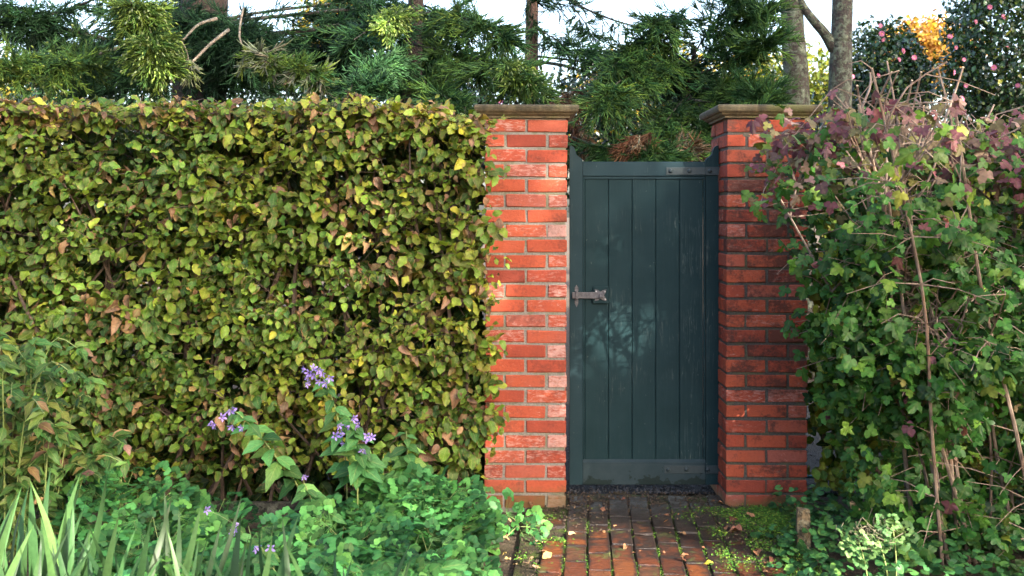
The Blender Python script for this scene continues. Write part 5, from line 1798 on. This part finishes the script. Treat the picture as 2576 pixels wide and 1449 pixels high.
bush('evergreen_bush', W(1250, 300, 7.2), (1.15, 0.7, 0.85), 4600, 0.08, 'dark evergreen bush behind the slender cedar trunk', 'evergreen bush', M_CAM, 0.30, 0.2, GB, flowers=[(1258, 255)], fy=6.4, seed=6)
bush('evergreen_bush', W(780, 300, 7.6), (1.5, 0.8, 0.95), 6000, 0.08, 'low dark evergreen bush over the hedge, right of the thick trunk', 'evergreen bush', M_CAM, 0.22, 0.15, GB, seed=7)
bush('evergreen_bush', W(240, 290, 7.4), (1.8, 0.8, 1.05), 7000, 0.08, 'dark evergreen bush over the hedge, left of the thick trunk', 'evergreen bush', M_CAM, 0.22, 0.15, GB, seed=8)
bush('evergreen_bush', W(1040, 250, 8.2), (1.2, 0.7, 0.8), 3600, 0.08, 'dark evergreen bush behind the middle cedar', 'evergreen bush', M_CAM, 0.25, 0.15, GB, seed=9)
bush('evergreen_bush', W(2350, 330, 7.6), (2.2, 0.8, 1.1), 6000, 0.085, 'dark evergreen bush below the camellias, behind the guelder rose', 'evergreen bush', M_CAM, 0.35, 0.2, GB, seed=10)
GT = 'golden autumn trees in the distance'
bush('autumn_tree', W(2325, 135, 17), (1.25, 1.0, 0.95), 4200, 0.14, 'orange autumn tree glowing between the two pink camellias', 'autumn tree', M_GOLD, 0.82, 0.12, GT, 0.14, seed=11, shell=0.3)
bush('autumn_tree', W(2030, 240, 14), (1.5, 1.2, 1.0), 3600, 0.12, 'yellow-green bush glowing between the lichened trunks', 'autumn tree', M_GOLD, 0.06, 0.10, GT, 0.12, seed=12, shell=0.3)
bush('autumn_tree', W(1900, 250, 19), (1.6, 1.2, 1.5), 3000, 0.14, 'golden tree behind the feathery cedar tips', 'autumn tree', M_GOLD, 0.55, 0.15, GT, 0.12, seed=13, shell=0.3)
bush('autumn_tree', W(1600, 250, 16), (2.0, 1.2, 1.35), 4200, 0.13, 'golden tree glimpsed above the gate through the evergreens', 'autumn tree', M_GOLD, 0.5, 0.15, GT, 0.12, seed=14, shell=0.3)
bush('autumn_tree', W(840, 110, 20), (1.1, 1.0, 2.3), 3600, 0.14, 'tall pale yellow tree glimpsed behind the cedars', 'autumn tree', M_GOLD, 0.38, 0.12, GT, 0.12, seed=15, shell=0.3)
bush('autumn_tree', W(30, 230, 18), (1.6, 1.0, 0.9), 2200, 0.13, 'yellow-green tree low behind the hedge at the far left', 'autumn tree', M_GOLD, 0.25, 0.12, GT, 0.12, seed=16, shell=0.3)

# ------------------------------------------------------------------ unseen trees behind the viewer, placed and shaped to steer the light
sx, sy = math.sin(SUN_AZ), math.cos(SUN_AZ)
al = np.array([sx, sy])                                       # towards the sun, on the ground
pu = np.array([-sy, sx])                                      # across it


for k, (x, y, h) in enumerate(((-15, -13, 5.2), (-10, -17, 5.8), (-4, -19, 5.5), (2.5, -20, 5.6), (13.5, -11, 5.0), (16, -4, 5.5), (-16.5, -5, 5.5))):  # added out of view to hold back low sky light
    bush('sky_block_tree', np.array([x, y, h * 0.52]), (3.6, 3.0, h * 0.5), 2600, 0.42, ['unseen round tree added behind the viewer, far left back', 'unseen round tree added behind the viewer, left back', 'unseen round tree added straight behind the viewer, left of the middle', 'unseen round tree added straight behind the viewer, right of the middle',
         'unseen round tree added to the right of the viewer, nearer the back', 'unseen round tree added level with the gate far to the right', 'unseen round tree added level with the gate far to the left'][k], 'tree', M_OAK, 0.4, 0.3, 'unseen round trees added to block low sky light', 0.16, seed=60 + k, shell=0.3, bark_m=M_CBARK)

EDGE_U = [-6.0, -2.5, -2.1, -0.65, -0.5, 0.1, 0.45, 6.0]  # lower crown edge, drawn to choose which parts get sun
EDGE_V = [0.8, 0.75, -0.2, -0.3, 0.12, 0.0, -1.5, -2.3]


def shade_tree(label, n, seed, u0, hw, v0, hh, tu, size):
    """unseen tree; its lower crown edge and gaps are shaped to place the sun patches"""
    r = np.random.default_rng(seed)
    u = r.uniform(u0 - hw, u0 + hw, n)
    v = r.uniform(-2.4, v0 + hh, n)
    a = r.uniform(12.0, 16.0, n)
    low = np.interp(u, EDGE_U, EDGE_V) + 0.10 * wob(u, a * 0.1, 7, 0.6)
    ok = (v > low) & (((u - u0) / hw) ** 2 + ((v - v0) / hh) ** 2 < 0.92 + 0.12 * wob(u, v, 8, 0.3))
    ok &= (wob(u + 0.3 * a, v, 9, 0.35) > -0.8) | ((np.abs(u - 0.6) < 1.0) & (v < 2.6))
    for (hu, hv, hr) in ((0.64, 0.67, 0.19), (0.76, 0.52, 0.09), (0.50, 0.53, 0.08), (1.02, -0.08, 0.16), (0.90, -0.62, 0.14), (1.3, -0.75, 0.10), (0.5, 0.12, 0.06), (-0.6, 3.6, 0.5), (1.2, 3.9, 0.5)):  # round gaps cut in the crown to drop sun spots on gate and shrub
        ok &= ((u - hu) ** 2 + ((v - hv) * 0.8) ** 2 > hr ** 2)
    u, v, a = u[ok], v[ok], a[ok]
    z = (v + math.sin(SUN_EL) * a) / math.cos(SUN_EL)
    p = np.stack([pu[0] * u + al[0] * a, pu[1] * u + al[1] * a, z], 1)
    m = len(p)
    c = np.array([pu[0] * tu + al[0] * 14.0, pu[1] * tu + al[1] * 14.0, 0.0])
    rt = root('shade_tree', c, label, 'tree', 'trees behind the viewer')
    put('crown', stamp_mesh('crown', OVAL, frames(p, r.normal(size=(m, 3)), r.normal(size=(m, 3)), r.uniform(*size, m)), r.integers(0, 3, m), r.random(m), r.random(m), M_OAK), rt, kind='stuff')
    hub = c + [0, 0, 7.6]
    part('trunk', MB().tube(spline([c - [0, 0, 0.1], c + [0.1, 0, 3.5], hub], 8), [0.42, 0.33, 0.30], 10), M_CBARK, rt, smooth=True)
    mb = MB()
    for k in range(22):
        e = p[r.integers(m)]
        if (e @ np.array([pu[0], pu[1], 0])) < 1.5 or e[2] < hub[2] + 0.6:  # limbs left out where they would block the gate's sun spot
            continue
        mb.tube(spline([hub - [0, 0, r.uniform(0, 1)], (hub + e) / 2 + [0, 0, 0.4], e], 5), [0.13, 0.07, 0.02], 6)
    part('limbs', mb, M_CBARK, rt, kind='stuff')


shade_tree('broad unseen tree behind the viewer, crown shaped to shade the hedge and gate', 40000, 31, 0.6, 6.2, 2.4, 4.6, 2.6, (0.16, 0.30))
shade_tree('tall unseen tree behind the viewer, added to shade the conifers on the right', 12000, 33, 6.6, 3.4, 3.2, 3.6, 6.8, (0.22, 0.36))
